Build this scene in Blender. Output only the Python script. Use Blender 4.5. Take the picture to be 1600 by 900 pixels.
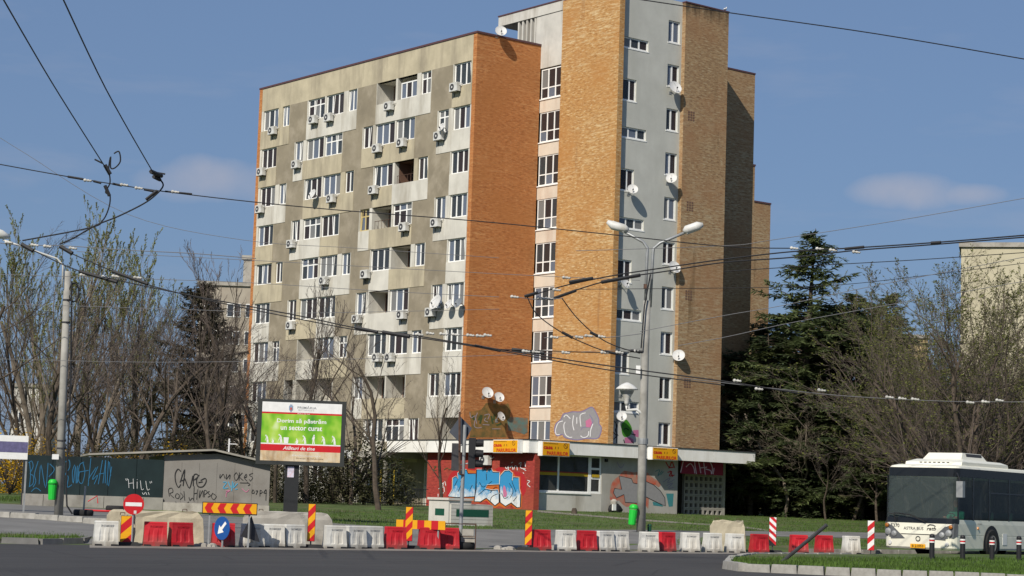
import bpy, math, random
from math import sin, cos, pi, radians as RAD, sqrt, atan2
from mathutils import Vector, Matrix
random.seed(7)
for _o in list(bpy.data.objects): bpy.data.objects.remove(_o)
scene = bpy.context.scene
COL = scene.collection

# ------------------------------------------------------------------ camera
FPX, PITCH, ROLL, EYE = 3156.25, 0.1045, 0.0332, 1.4
cam_d = bpy.data.cameras.new('camera'); cam = bpy.data.objects.new('camera', cam_d); COL.objects.link(cam)
cam_d.sensor_width = 36.0; cam_d.sensor_fit = 'HORIZONTAL'; cam_d.lens = 36.0*FPX/1600.0
cam_d.clip_start = 0.5; cam_d.clip_end = 6000.0
CR, SR = cos(ROLL), sin(ROLL)
_R = Vector((1, 0, 0)); _F = Vector((0, cos(PITCH), sin(PITCH))); _U = Vector((0, -sin(PITCH), cos(PITCH)))
R2 = _R*CR+_U*SR; U2 = _U*CR-_R*SR
CAM = Vector((0, 0, EYE))
_m = Matrix((R2, U2, -_F)).transposed().to_4x4(); _m.translation = CAM
cam.matrix_world = _m
scene.camera = cam
# ------------------------------------------------------------------ sky, sun, exposure
SUN_AZ, SUN_EL = RAD(26.0), RAD(40.0)          # azimuth counted to the left of straight behind the camera
SDIR = Vector((-sin(SUN_AZ)*cos(SUN_EL), -cos(SUN_AZ)*cos(SUN_EL), sin(SUN_EL)))
world = bpy.data.worlds.new('World'); scene.world = world; world.use_nodes = True
wn, wl = world.node_tree.nodes, world.node_tree.links
bg = wn['Background']; bg.inputs['Strength'].default_value = 0.072
sky = wn.new('ShaderNodeTexSky'); sky.sky_type = 'NISHITA'; sky.sun_disc = False
sky.sun_elevation = SUN_EL; sky.sun_rotation = atan2(SDIR.x, SDIR.y)
sky.altitude = 0.0; sky.air_density = 1.0; sky.dust_density = 1.0; sky.ozone_density = 6.0
# thin even veil over the whole dome (hazy spring air) and a few faint clouds
_tc = wn.new('ShaderNodeTexCoord'); _mp = wn.new('ShaderNodeMapping'); _mp.inputs['Scale'].default_value = (3.2, 3.2, 16.0)
_mp.inputs['Location'].default_value = (1.35, 0.4, 0.35)
wl.new(_tc.outputs['Generated'], _mp.inputs['Vector'])
_cn = wn.new('ShaderNodeTexNoise'); _cn.inputs['Scale'].default_value = 2.2; _cn.inputs['Detail'].default_value = 6.0; _cn.inputs['Roughness'].default_value = .55
wl.new(_mp.outputs['Vector'], _cn.inputs['Vector'])
def _vm(op, a, b=None):
    n = wn.new('ShaderNodeVectorMath'); n.operation = op
    for i, q in enumerate((a, b)):
        if q is None: continue
        if isinstance(q, Vector): n.inputs[i].default_value = q
        else: wl.new(q, n.inputs[i])
    return n.outputs['Value'] if op == 'DOT_PRODUCT' else n.outputs['Vector']
def _ma(op, a, b=None, c=None):
    n = wn.new('ShaderNodeMath'); n.operation = op; n.use_clamp = op == 'MULTIPLY_ADD'
    for i, q in enumerate((a, b, c)):
        if q is None: continue
        if isinstance(q, float): n.inputs[i].default_value = q
        else: wl.new(q, n.inputs[i])
    return n.outputs[0]
_cr = wn.new('ShaderNodeValToRGB'); _cr.color_ramp.elements[0].position = .58; _cr.color_ramp.elements[1].position = .85
_cr.color_ramp.elements[1].color = (.25, .25, .25, 1); wl.new(_cn.outputs['Fac'], _cr.inputs['Fac'])
_mask = _cr.outputs['Color']
for (_cx, _cy, _wx, _wy) in ((1420, 300, .030, .0095), (1515, 304, .020, .006), (350, 283, .045, .012), (-300, 250, .06, .012), (2050, 250, .07, .014)):   # soft small cumulus, some beyond the frame
    _d = (_F+R2*((_cx-800)/FPX)-U2*((_cy-450)/FPX)).normalized(); _hx = _d.cross(Vector((0,0,1))).normalized(); _vz = _hx.cross(_d)
    _df = _vm('SUBTRACT', _tc.outputs['Generated'], _d)
    _p = _ma('MULTIPLY', _vm('DOT_PRODUCT', _df, _hx), 1.0/_wx); _q = _ma('MULTIPLY', _vm('DOT_PRODUCT', _df, _vz), 1.0/_wy)
    _r2 = _ma('ADD', _ma('MULTIPLY', _p, _p), _ma('MULTIPLY', _q, _q))
    _nn = wn.new('ShaderNodeTexNoise'); _nn.inputs['Scale'].default_value = 34.0; _nn.inputs['Detail'].default_value = 5.0; wl.new(_tc.outputs['Generated'], _nn.inputs['Vector'])
    _e = _ma('MULTIPLY_ADD', _r2, -0.55, _ma('MULTIPLY', _nn.outputs['Fac'], 1.15))
    _e = _ma('MULTIPLY', _e, .75)
    _mask = _ma('MAXIMUM', _mask, _e)
_v = wn.new('ShaderNodeMix'); _v.data_type = 'RGBA'; _v.inputs[0].default_value = .62; _v.inputs[7].default_value = (2.1, 3.2, 5.45, 1)
wl.new(sky.outputs['Color'], _v.inputs[6])
_c = wn.new('ShaderNodeMix'); _c.data_type = 'RGBA'; _c.inputs[7].default_value = (5.6, 5.5, 6.2, 1)
wl.new(_mask, _c.inputs[0]); wl.new(_v.outputs[2], _c.inputs[6])
wl.new(_c.outputs[2], bg.inputs['Color'])
sun_d = bpy.data.lights.new('sun', 'SUN'); sun = bpy.data.objects.new('sun', sun_d); COL.objects.link(sun)
sun_d.energy = 4.3; sun_d.angle = RAD(0.55); sun_d.color = (1.0, 0.93, 0.82)
sun.rotation_euler = (-SDIR).to_track_quat('-Z', 'Y').to_euler(); sun.location = (0, 0, 80)
scene.view_settings.view_transform = 'Standard'; scene.view_settings.look = 'None'
scene.view_settings.gamma = 1.0; scene.view_settings.exposure = 0.2; scene.view_settings.use_curve_mapping = False
scene.render.engine = 'CYCLES'
scene.render.resolution_x = 1024; scene.render.resolution_y = 576
scene.cycles.max_bounces = 6; scene.cycles.transparent_max_bounces = 12

# ------------------------------------------------------------------ measuring helpers (photo pixel -> place in the world)
def ray(x, y): return _F+R2*((x-800)/FPX)-U2*((y-450)/FPX)
def onZ(x, y, z): d = ray(x, y); return CAM+d*((z-EYE)/d.z)
def onY(x, y, Y): d = ray(x, y); return CAM+d*(Y/d.y)
L0 = Vector((-9.7, 48.54)); LD = Vector((.744, .669)).normalized(); LN = Vector((-LD.y, LD.x))
def sm(t): t = max(0.0, min(1.0, t)); return t*t*(3-2*t)
def sdist(x, y): return (x-L0.x)*LN.x+(y-L0.y)*LN.y
def gzs(s):
    if s < 0.3: return 0.0
    return .10*sm((s-.3)/2.5)+.30*sm(s/12)+.50*sm((s-9)/32)
def gz(x, y): return gzs(sdist(x, y))
def onG(x, y):                                    # pixel -> point on the terrain
    d = ray(x, y); t = 30.0; prev = t
    while t < 400:
        p = CAM+d*t
        if p.z < gz(p.x, p.y): break
        prev = t; t += .5
    lo, hi = prev, t
    for _ in range(25):
        m = (lo+hi)/2; p = CAM+d*m
        if p.z < gz(p.x, p.y): hi = m
        else: lo = m
    return CAM+d*hi
def atX(px, Y):                                   # ground point at photo column px (near ground level) and depth Y
    y = 790.0
    for _ in range(6):
        p = onY(px, y, Y); q = Vector((p.x, p.y, gz(p.x, p.y))); r = q-CAM
        y = 450-FPX*r.dot(U2)/r.dot(_F)
    return q
def topz(px, py, P):                              # height z at P's depth seen at pixel row py
    return onY(px, py, P.y).z
def ppm(Y): return FPX/Y

# ------------------------------------------------------------------ mesh helper
class MB:
    def __init__(s): s.v = []; s.f = []; s.m = []; s.mi = 0
    def add(s, vs, fs):
        o = len(s.v); s.v.extend([tuple(p) for p in vs])
        for f in fs: s.f.append(tuple(i+o for i in f)); s.m.append(s.mi)
        return s
    def box(s, x0, x1, y0, y1, z0, z1):
        s.add([(x0,y0,z0),(x1,y0,z0),(x1,y1,z0),(x0,y1,z0),(x0,y0,z1),(x1,y0,z1),(x1,y1,z1),(x0,y1,z1)],
              [(0,3,2,1),(4,5,6,7),(0,1,5,4),(1,2,6,5),(2,3,7,6),(3,0,4,7)]); return s
    def hexa(s, b, t):
        s.add(list(b)+list(t), [(0,3,2,1),(4,5,6,7),(0,1,5,4),(1,2,6,5),(2,3,7,6),(3,0,4,7)]); return s
    def quad(s, a, b, c, d): s.add([a,b,c,d], [(0,1,2,3)]); return s
    def poly(s, pts): s.add(pts, [tuple(range(len(pts)))]); return s
    def prism(s, pts, off):
        n = len(pts); q = [Vector(p)+Vector(off) for p in pts]
        s.add(list(pts)+q, [tuple(range(n-1,-1,-1)), tuple(range(n,2*n))]+[(i,(i+1)%n,(i+1)%n+n,i+n) for i in range(n)]); return s
    def tube(s, pts, rad, n=6, cap=True):
        pts = [Vector(p) for p in pts]; k = len(pts)
        if not isinstance(rad, (list, tuple)): rad = [rad]*k
        o = len(s.v); px = None
        for i, p in enumerate(pts):
            d = (pts[min(i+1,k-1)]-pts[max(i-1,0)])
            if d.length < 1e-9: d = Vector((0,0,1))
            d.normalize()
            if px is None:
                a = Vector((0,0,1)) if abs(d.z) < .9 else Vector((1,0,0))
                px = d.cross(a).normalized()
            else:
                px = (px-d*px.dot(d))
                px = px.normalized() if px.length > 1e-6 else d.orthogonal().normalized()
            py = d.cross(px)
            for j in range(n):
                a = 2*pi*j/n
                q = p+(px*cos(a)+py*sin(a))*rad[i]; s.v.append((q.x,q.y,q.z))
        for i in range(k-1):
            for j in range(n):
                a = o+i*n+j; b = o+i*n+(j+1)%n
                s.f.append((a,b,b+n,a+n)); s.m.append(s.mi)
        if cap and n > 2:
            s.f.append(tuple(o+j for j in range(n-1,-1,-1))); s.m.append(s.mi)
            s.f.append(tuple(o+(k-1)*n+j for j in range(n))); s.m.append(s.mi)
        return s
    def lathe(s, prof, n=16, c=(0,0,0), axis='z', cap=True):
        o = len(s.v); k = len(prof)
        for r, h in prof:
            for j in range(n):
                a = 2*pi*j/n; x, y = r*cos(a), r*sin(a)
                if axis == 'z': q = (c[0]+x, c[1]+y, c[2]+h)
                elif axis == 'y': q = (c[0]+x, c[1]+h, c[2]-y)
                else: q = (c[0]+h, c[1]+x, c[2]+y)
                s.v.append(q)
        for i in range(k-1):
            for j in range(n):
                a = o+i*n+j; b = o+i*n+(j+1)%n
                s.f.append((a,b,b+n,a+n)); s.m.append(s.mi)
        if cap:
            s.f.append(tuple(o+j for j in range(n-1,-1,-1))); s.m.append(s.mi)
            s.f.append(tuple(o+(k-1)*n+j for j in range(n))); s.m.append(s.mi)
        return s
    def loft(s, rings, cap=True):
        o = len(s.v); n = len(rings[0])
        for r in rings: s.v.extend([tuple(p) for p in r])
        for i in range(len(rings)-1):
            for j in range(n):
                a = o+i*n+j; b = o+i*n+(j+1)%n
                s.f.append((a,b,b+n,a+n)); s.m.append(s.mi)
        if cap:
            s.f.append(tuple(o+j for j in range(n-1,-1,-1))); s.m.append(s.mi)
            s.f.append(tuple(o+(len(rings)-1)*n+j for j in range(n))); s.m.append(s.mi)
        return s
    def mesh(s, name, mats, smooth=False, uv=False):
        me = bpy.data.meshes.new(name); me.from_pydata(s.v, [], s.f)
        if not isinstance(mats, (list, tuple)): mats = [mats]
        for m in mats: me.materials.append(m)
        if len(mats) > 1: me.polygons.foreach_set('material_index', s.m)
        if smooth: me.polygons.foreach_set('use_smooth', [True]*len(s.f))
        if uv:
            l = me.uv_layers.new(name='UVMap'); V = me.vertices
            for p in me.polygons:
                nx, ny, nz = p.normal
                for li in p.loop_indices:
                    c = V[me.loops[li].vertex_index].co
                    if abs(nz) > .8: l.data[li].uv = (c.x, c.y)
                    elif abs(nx) > abs(ny): l.data[li].uv = (c.y, c.z)
                    else: l.data[li].uv = (c.x, c.z)
        me.update(); return me
def obj(name, mb, mat, parent=None, loc=(0,0,0), rotz=0.0, smooth=False, uv=False, rot=None, scale=None):
    me = mb.mesh(name, mat, smooth, uv) if isinstance(mb, MB) else mb
    o = bpy.data.objects.new(name, me); COL.objects.link(o)
    o.location = loc; o.rotation_euler = rot if rot is not None else (0,0,rotz)
    if scale is not None: o.scale = scale
    if parent is not None: o.parent = parent
    return o
def tag(o, label, cat, group=None):
    o['label'] = label; o['category'] = cat
    if group: o['group'] = group
    return o
def struct(o): o['kind'] = 'structure'; return o
def stuff(o, label=None, cat=None):
    o['kind'] = 'stuff'
    if label: o['label'] = label
    if cat: o['category'] = cat
    return o
def thing(name, label, cat, loc=(0,0,0), rotz=0.0, group=None, rot=None):
    o = bpy.data.objects.new(name, None); COL.objects.link(o); o.empty_display_size = .2
    o.location = loc; o.rotation_euler = rot if rot is not None else (0,0,rotz)
    return tag(o, label, cat, group)
def copy_tree(o, parent=None):
    c = o.copy(); COL.objects.link(c)
    if parent is not None: c.parent = parent
    for ch in o.children: copy_tree(ch, c)
    return c
ORD = ['first','second','third','fourth','fifth','sixth','seventh','eighth','ninth','tenth','eleventh','twelfth','thirteenth','fourteenth','fifteenth','sixteenth','seventeenth','eighteenth','nineteenth','twentieth']

# ------------------------------------------------------------------ materials
def _new(name):
    m = bpy.data.materials.new(name); m.use_nodes = True
    nt = m.node_tree; return m, nt.nodes, nt.links, nt.nodes['Principled BSDF']
def _coord(N, L, uv=False, scale=(1,1,1)):
    tc = N.new('ShaderNodeTexCoord'); mp = N.new('ShaderNodeMapping'); mp.inputs['Scale'].default_value = scale
    L.new(tc.outputs['UV' if uv else 'Object'], mp.inputs['Vector']); return mp.outputs['Vector']
def _noise(N, L, vec, scale, detail=4, rough=.6):
    n = N.new('ShaderNodeTexNoise'); n.inputs['Scale'].default_value = scale; n.inputs['Detail'].default_value = detail
    n.inputs['Roughness'].default_value = rough
    if vec is not None: L.new(vec, n.inputs['Vector'])
    return n.outputs['Fac']
def _ramp(N, L, fac, stops):
    r = N.new('ShaderNodeValToRGB'); e = r.color_ramp.elements
    while len(e) < len(stops): e.new(.5)
    for i, (p, c) in enumerate(stops): e[i].position = p; e[i].color = (c[0], c[1], c[2], 1)
    L.new(fac, r.inputs['Fac']); return r.outputs['Color']
def _mix(N, L, fac, a, b, mode='MIX'):
    x = N.new('ShaderNodeMix'); x.data_type = 'RGBA'; x.blend_type = mode
    if isinstance(fac, float): x.inputs[0].default_value = fac
    else: L.new(fac, x.inputs[0])
    for sock, val in ((x.inputs[6], a), (x.inputs[7], b)):
        if isinstance(val, (tuple, list)): sock.default_value = (val[0], val[1], val[2], 1)
        else: L.new(val, sock)
    return x.outputs[2]
def _bump(N, L, bs, h, strength=.3, dist=.02):
    b = N.new('ShaderNodeBump'); b.inputs['Strength'].default_value = strength; b.inputs['Distance'].default_value = dist
    L.new(h, b.inputs['Height']); L.new(b.outputs['Normal'], bs.inputs['Normal'])
def mat(name, col, rough=.7, var=.15, scale=3.0, metal=0.0, spec=.3, bump=0.0, col2=None, dirt=None, dirt_scale=.8, streak=False, trans=0.0, rand=0.0, foot=None):
    m, N, L, b = _new(name)
    b.inputs['Roughness'].default_value = rough; b.inputs['Metallic'].default_value = metal
    b.inputs['Specular IOR Level'].default_value = spec
    v = _coord(N, L); f = _noise(N, L, v, scale)
    c2 = col2 or tuple(max(0, c*(1-var*1.6)) for c in col); c1 = tuple(min(1, c*(1+var)) for c in col)
    out = _ramp(N, L, f, [(.3, c2), (.7, c1)])
    if dirt:
        v2 = _coord(N, L, scale=(1,1,.18) if streak else (1,1,1)); f2 = _noise(N, L, v2, dirt_scale, 6, .65)
        fr = _ramp(N, L, f2, [(.48, (0,0,0)), (.72, (1,1,1))])
        out = _mix(N, L, fr, out, dirt)
    if foot:                                       # mud splashed up from the road
        tc = N.new('ShaderNodeTexCoord'); sp = N.new('ShaderNodeSeparateXYZ'); L.new(tc.outputs['Object'], sp.inputs[0])
        oi2 = N.new('ShaderNodeObjectInfo'); ad = N.new('ShaderNodeMath'); ad.operation = 'MULTIPLY_ADD'; L.new(oi2.outputs['Random'], ad.inputs[0]); ad.inputs[1].default_value = .35; ad.inputs[2].default_value = .10
        mr = N.new('ShaderNodeMapRange'); L.new(sp.outputs['Z'], mr.inputs[0]); mr.inputs[1].default_value = 0.0; L.new(ad.outputs[0], mr.inputs[2]); mr.inputs[3].default_value = 1.0; mr.inputs[4].default_value = 0.0
        nf = _noise(N, L, _coord(N, L, scale=(1,1,.35)), 7.0, 5, .65); mu = N.new('ShaderNodeMath'); mu.operation = 'MULTIPLY'; L.new(mr.outputs[0], mu.inputs[0]); L.new(nf, mu.inputs[1])
        out = _mix(N, L, _ramp(N, L, mu.outputs[0], [(.12,(0,0,0)),(.55,(.85,.85,.85))]), out, foot)
    if rand:
        oi = N.new('ShaderNodeObjectInfo'); out = _mix(N, L, 1.0, out, _ramp(N, L, oi.outputs['Random'], [(0,(1-rand,1-rand,1-rand)),(1,(1,1,1))]), 'MULTIPLY')
    L.new(out, b.inputs['Base Color'])
    if bump: _bump(N, L, b, f, bump)
    if trans:
        tl_ = N.new('ShaderNodeBsdfTranslucent'); L.new(out, tl_.inputs['Color']); mx = N.new('ShaderNodeMixShader'); mx.inputs['Fac'].default_value = trans
        L.new(b.outputs['BSDF'], mx.inputs[1]); L.new(tl_.outputs['BSDF'], mx.inputs[2]); L.new(mx.outputs['Shader'], N['Material Output'].inputs['Surface'])
    return m
def brick_mat(name, c1, c2, mortar, bw=.26, bh=.08, blotch=None, light=None, stain=None, top=None):
    m, N, L, b = _new(name); b.inputs['Roughness'].default_value = .85; b.inputs['Specular IOR Level'].default_value = .2
    uv = _coord(N, L, True)
    t = N.new('ShaderNodeTexBrick'); t.inputs['Scale'].default_value = 1.0
    t.inputs['Brick Width'].default_value = bw; t.inputs['Row Height'].default_value = bh; t.inputs['Mortar Size'].default_value = .008
    t.inputs['Color1'].default_value = (*c1,1); t.inputs['Color2'].default_value = (*c2,1); t.inputs['Mortar'].default_value = (*mortar,1)
    t.inputs['Bias'].default_value = -.1
    L.new(uv, t.inputs['Vector'])
    out = t.outputs['Color']
    # courses of lighter bricks, patchy
    v2 = _coord(N, L, True, (.9, 7.0, 1)); f = _noise(N, L, v2, 1.0, 5, .75)
    msk = _ramp(N, L, f, [(.50, (0,0,0)), (.66, (1,1,1))])
    v7 = _coord(N, L, True, (3.3, 12.0, 1)); f7 = _noise(N, L, v7, 1.0, 1, .5)
    out = _mix(N, L, _ramp(N, L, f7, [(.30,(.65,.65,.65)),(.44,(0,0,0))]), out, tuple(c*.62 for c in c2))
    out = _mix(N, L, _ramp(N, L, f7, [(.58,(0,0,0)),(.72,(.7,.7,.7))]), out, light or tuple(min(1,c*1.35) for c in c1))
    if light:
        v3 = _coord(N, L, True, (.12,.22,1)); g = _noise(N, L, v3, 1.0, 3, .5); gr = _ramp(N, L, g, [(.40,(0,0,0)),(.60,(1,1,1))])
        mm = _mix(N, L, 1.0, msk, gr, 'MULTIPLY')
        out = _mix(N, L, mm, out, light)
    if blotch:
        v4 = _coord(N, L, True, (.25,.3,1)); g = _noise(N, L, v4, 1.0, 5, .6); gr = _ramp(N, L, g, [(.45,(0,0,0)),(.7,(.75,.75,.75))])
        out = _mix(N, L, gr, out, blotch)
    if stain:
        v5 = _coord(N, L, True, (1.1,.10,1)); g = _noise(N, L, v5, 1.0, 5, .6); gr = _ramp(N, L, g, [(.60,(0,0,0)),(.74,(.7,.7,.7))])
        out = _mix(N, L, gr, out, stain)
    if top:
        tc = N.new('ShaderNodeTexCoord'); sp = N.new('ShaderNodeSeparateXYZ'); L.new(tc.outputs['UV'], sp.inputs[0])
        mr = N.new('ShaderNodeMapRange'); mr.inputs[1].default_value = top-2.6; mr.inputs[2].default_value = top; L.new(sp.outputs['Y'], mr.inputs[0])
        v6 = _coord(N, L, True, (1.3,.22,1)); g6 = _noise(N, L, v6, 1.0, 5, .65)
        mm2 = N.new('ShaderNodeMath'); mm2.operation = 'MULTIPLY'; L.new(mr.outputs[0], mm2.inputs[0]); L.new(g6, mm2.inputs[1])
        out = _mix(N, L, _ramp(N, L, mm2.outputs[0], [(.30,(0,0,0)),(.52,(.85,.85,.85))]), out, (.05,.036,.022))
    L.new(out, b.inputs['Base Color'])
    _bump(N, L, b, t.outputs['Fac'], -.25, .01)
    return m
def flat(name, col, rough=.6, spec=.3, metal=0): return mat(name, col, rough, .05, 6, metal, spec)
def glass_mat(name, tint=(.02,.025,.03), clear=.45, refl=.9):
    m, N, L, b = _new(name)
    b.inputs['Base Color'].default_value = (*tint,1); b.inputs['Roughness'].default_value = .04; b.inputs['Specular IOR Level'].default_value = refl
    tr = N.new('ShaderNodeBsdfTransparent'); tr.inputs['Color'].default_value = (.75,.8,.8,1)
    mx = N.new('ShaderNodeMixShader'); mx.inputs['Fac'].default_value = clear
    L.new(b.outputs['BSDF'], mx.inputs[1]); L.new(tr.outputs['BSDF'], mx.inputs[2])
    L.new(mx.outputs['Shader'], N['Material Output'].inputs['Surface']); return m

M = {}
def road_mat():
    m, N, L, b = _new('asphalt'); b.inputs['Roughness'].default_value = .88; b.inputs['Specular IOR Level'].default_value = .25
    tc = N.new('ShaderNodeTexCoord'); mp = N.new('ShaderNodeMapping'); mp.inputs['Rotation'].default_value = (0,0,-atan2(.669,.744)); L.new(tc.outputs['Object'], mp.inputs['Vector'])
    def nz(sc, s, d=5, r=.6):
        q = N.new('ShaderNodeMapping'); q.inputs['Scale'].default_value = sc; L.new(mp.outputs['Vector'], q.inputs['Vector']); return _noise(N, L, q.outputs['Vector'], s, d, r)
    out = _ramp(N, L, nz((1,1,1), .22), [(.3,(.036,.035,.035)),(.7,(.056,.054,.053))])
    out = _mix(N, L, _ramp(N, L, nz((.03,.9,1), 1.0, 3), [(.45,(0,0,0)),(.7,(.7,.7,.7))]), out, (.072,.069,.066))       # worn wheel tracks along the road
    out = _mix(N, L, _ramp(N, L, nz((.08,.5,1), 2.0, 6, .7), [(.60,(0,0,0)),(.68,(.6,.6,.6))]), out, (.024,.023,.023))     # oil and tar
    vo = N.new('ShaderNodeTexVoronoi'); vo.feature = 'DISTANCE_TO_EDGE'; vo.inputs['Scale'].default_value = .28; L.new(mp.outputs['Vector'], vo.inputs['Vector'])
    out = _mix(N, L, _ramp(N, L, vo.outputs['Distance'], [(.0,(.8,.8,.8)),(.012,(0,0,0))]), out, (.020,.019,.019))          # cracks
    g = nz((1,1,1), 18, 3); out = _mix(N, L, .35, out, _ramp(N, L, g, [(.3,(.028,.027,.027)),(.7,(.074,.072,.070))]))
    L.new(out, b.inputs['Base Color']); _bump(N, L, b, g, .2, .01); return m
M['asphalt'] = road_mat()
M['plaza'] = mat('plaza_asphalt', (.17,.165,.155), .92, .14, .5, dirt=(.125,.12,.11), dirt_scale=.3)
M['dust'] = mat('dusty_edge', (.21,.19,.165), .95, .2, .9)
M['kerb'] = mat('kerb_concrete', (.34,.33,.30), .9, .2, 1.5, dirt=(.16,.15,.13), dirt_scale=1.2)
M['kerb_dark'] = mat('kerb_concrete_dark', (.17,.165,.155), .9, .25, 1.5)
M['fascia'] = mat('fascia_white', (.84,.83,.79), .6, .05, 1.2, dirt=(.66,.63,.56), dirt_scale=.9, streak=True)
M['lawn'] = mat('lawn_ground', (.070,.108,.024), .95, .35, .9, dirt=(.105,.092,.045), dirt_scale=.35)
M['grass'] = mat('grass_blades', (.085,.150,.024), .8, .35, .6, trans=.3)
M['path'] = mat('worn_path', (.22,.20,.165), .95, .2, 1.0)
M['white_plaster'] = mat('white_plaster', (.56,.54,.49), .85, .10, .8, dirt=(.33,.30,.25), dirt_scale=.8, streak=True)
M['beige'] = mat('facade_light', (.47,.415,.295), .9, .13, .6, dirt=(.27,.235,.175), dirt_scale=.8, streak=True, bump=.1)
M['beige_pale'] = mat('facade_pale', (.60,.58,.515), .9, .10, .6, dirt=(.34,.31,.25), dirt_scale=.6, streak=True)
M['taupe'] = mat('facade_taupe', (.262,.226,.163), .92, .12, .5, dirt=(.355,.31,.235), dirt_scale=.7, bump=.1)
M['grey_plaster'] = mat('tower_grey_plaster', (.51,.51,.46), .9, .07, .7, dirt=(.44,.44,.39), dirt_scale=.5, streak=True)
M['brick_red'] = brick_mat('brick_red_orange', (.50,.195,.062), (.38,.130,.040), (.34,.19,.09), light=(.56,.29,.12), blotch=(.40,.165,.055))
M['brick_yel'] = brick_mat('brick_yellow', (.49,.268,.092), (.38,.180,.054), (.43,.29,.15), light=(.66,.53,.31), blotch=(.42,.195,.058), stain=(.22,.12,.06), top=33.6)
M['brick_brn'] = brick_mat('brick_brown', (.37,.238,.122), (.25,.145,.074), (.33,.25,.15), light=(.47,.39,.25), blotch=(.31,.165,.080), stain=(.12,.075,.035), top=32.4)
M['brick_wine'] = brick_mat('brick_painted_red', (.36,.052,.040), (.30,.040,.034), (.22,.05,.04), blotch=(.34,.09,.045))
M['roof_edge'] = flat('roof_flashing', (.10,.05,.055), .6)
M['dark_roof'] = flat('roof_felt', (.05,.05,.05), .9)
M['white_frame'] = flat('window_frame_white', (.84,.84,.81), .5)
M['cream_frame'] = flat('window_frame_cream', (.55,.44,.20), .6)
M['brown_frame'] = flat('window_frame_brown', (.17,.10,.07), .6)
M['glass'] = glass_mat('window_glass', (.07,.078,.088), .45, .5)
M['glass2'] = glass_mat('window_glass_slate', (.17,.20,.26), .28, .5)
M['glass3'] = glass_mat('window_glass_brown', (.065,.05,.05), .45, .3)
M['glass4'] = glass_mat('window_glass_grey', (.24,.24,.235), .25, .4)
M['shop_glass'] = glass_mat('shop_glass', (.09,.09,.085), .55, .4)
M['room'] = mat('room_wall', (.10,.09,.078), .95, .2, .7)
M['curtain_w'] = mat('curtain_white', (.70,.69,.65), .9, .15, 8)
M['curtain_b'] = mat('curtain_blue', (.28,.36,.42), .9, .15, 8)
M['curtain_r'] = mat('curtain_red', (.30,.035,.05), .9, .15, 8)
M['curtain_g'] = mat('curtain_green', (.30,.36,.26), .9, .15, 8)
M['metal_w'] = mat('white_enamel', (.62,.62,.59), .45, .06, 6, dirt=(.40,.38,.33), dirt_scale=3)
M['dish'] = mat('dish_enamel', (.60,.60,.585), .5, .06, 4, dirt=(.48,.46,.42), dirt_scale=2)
M['dish_grey'] = mat('dish_grey', (.20,.22,.24), .5, .08, 4)
M['black'] = flat('black_plastic', (.018,.018,.02), .55)
M['grille'] = flat('fan_grille', (.06,.06,.065), .6)
M['steel'] = mat('galvanised_steel', (.33,.34,.34), .5, .12, 4, metal=.4)
M['dark_steel'] = mat('dark_steel', (.045,.045,.05), .6, .2, 5)
M['rust'] = mat('rusty_steel', (.09,.05,.035), .8, .3, 8)
M['conc'] = mat('concrete', (.36,.34,.30), .92, .14, 1.2, dirt=(.22,.20,.17), dirt_scale=1.5, bump=.3)
M['conc_yel'] = mat('concrete_block', (.46,.41,.30), .92, .16, 1.6, dirt=(.29,.25,.18), dirt_scale=1.8, bump=.4)
M['conc_pole'] = mat('concrete_pole', (.33,.32,.29), .9, .15, 1.5, dirt=(.20,.19,.17), dirt_scale=1.2)
M['p_white'] = mat('barrier_white', (.68,.67,.62), .5, .08, 5, dirt=(.50,.46,.38), dirt_scale=2.2, streak=True, rand=.16, foot=(.20,.175,.14))
M['p_red'] = mat('barrier_red', (.54,.018,.028), .5, .10, 4, dirt=(.44,.06,.06), dirt_scale=2.0, rand=.28, foot=(.17,.075,.06))
M['red'] = flat('sign_red', (.52,.015,.02), .45)
M['yel'] = flat('sign_yellow', (.75,.36,.01), .45)
M['white'] = flat('paint_white', (.74,.74,.72), .5)
M['blue'] = flat('sign_blue', (.012,.075,.28), .45)
M['green'] = flat('bin_green', (.02,.48,.045), .45)
M['dgreen'] = flat('dark_green', (.012,.075,.045), .55)
M['rubber'] = mat('tyre_rubber', (.022,.022,.022), .85, .2, 6)
M['cream'] = mat('bus_cream', (.74,.72,.60), .3, .03, 2, spec=.5)
M['bark'] = mat('bark', (.085,.066,.050), .95, .3, 3, bump=.5)
M['bark_l'] = mat('bark_light', (.165,.135,.105), .95, .3, 3, bump=.5)
M['twig'] = mat('twigs', (.115,.092,.080), .95, .25, 1)
M['twig_l'] = mat('twigs_light', (.17,.14,.105), .95, .25, 1)
# ================================================================== GROUND
def sheet(name, m, ts, ss, off=0.0, zfun=None):    # strip grid along the kerb line: t along it, s away from the camera
    mb = MB(); n = len(ss)
    for t in ts:
        for s in ss:
            p = L0+LD*t+LN*s; mb.v.append((p.x, p.y, (zfun(s) if zfun else gzs(s))+off))
    for i in range(len(ts)-1):
        for j in range(n-1):
            a = i*n+j; mb.f.append((a, a+n, a+n+1, a+1)); mb.m.append(0)
    return struct(obj(name, mb, m))
def frange(a, b, n): return [a+(b-a)*i/(n-1) for i in range(n)]
# terrain beyond the kerb, one sheet to the horizon
sheet('lawn', M['lawn'], frange(-600, 900, 60), [.31,.6,1,1.6,2.2,2.8,4,6,8,10,12,15,18,22,26,30,34,38,42,48,60,90,150,300,700,2000])
rd = MB(); rd.quad((-900,-300,0),(900,-300,0),(900,900,0),(-900,900,0))
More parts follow.
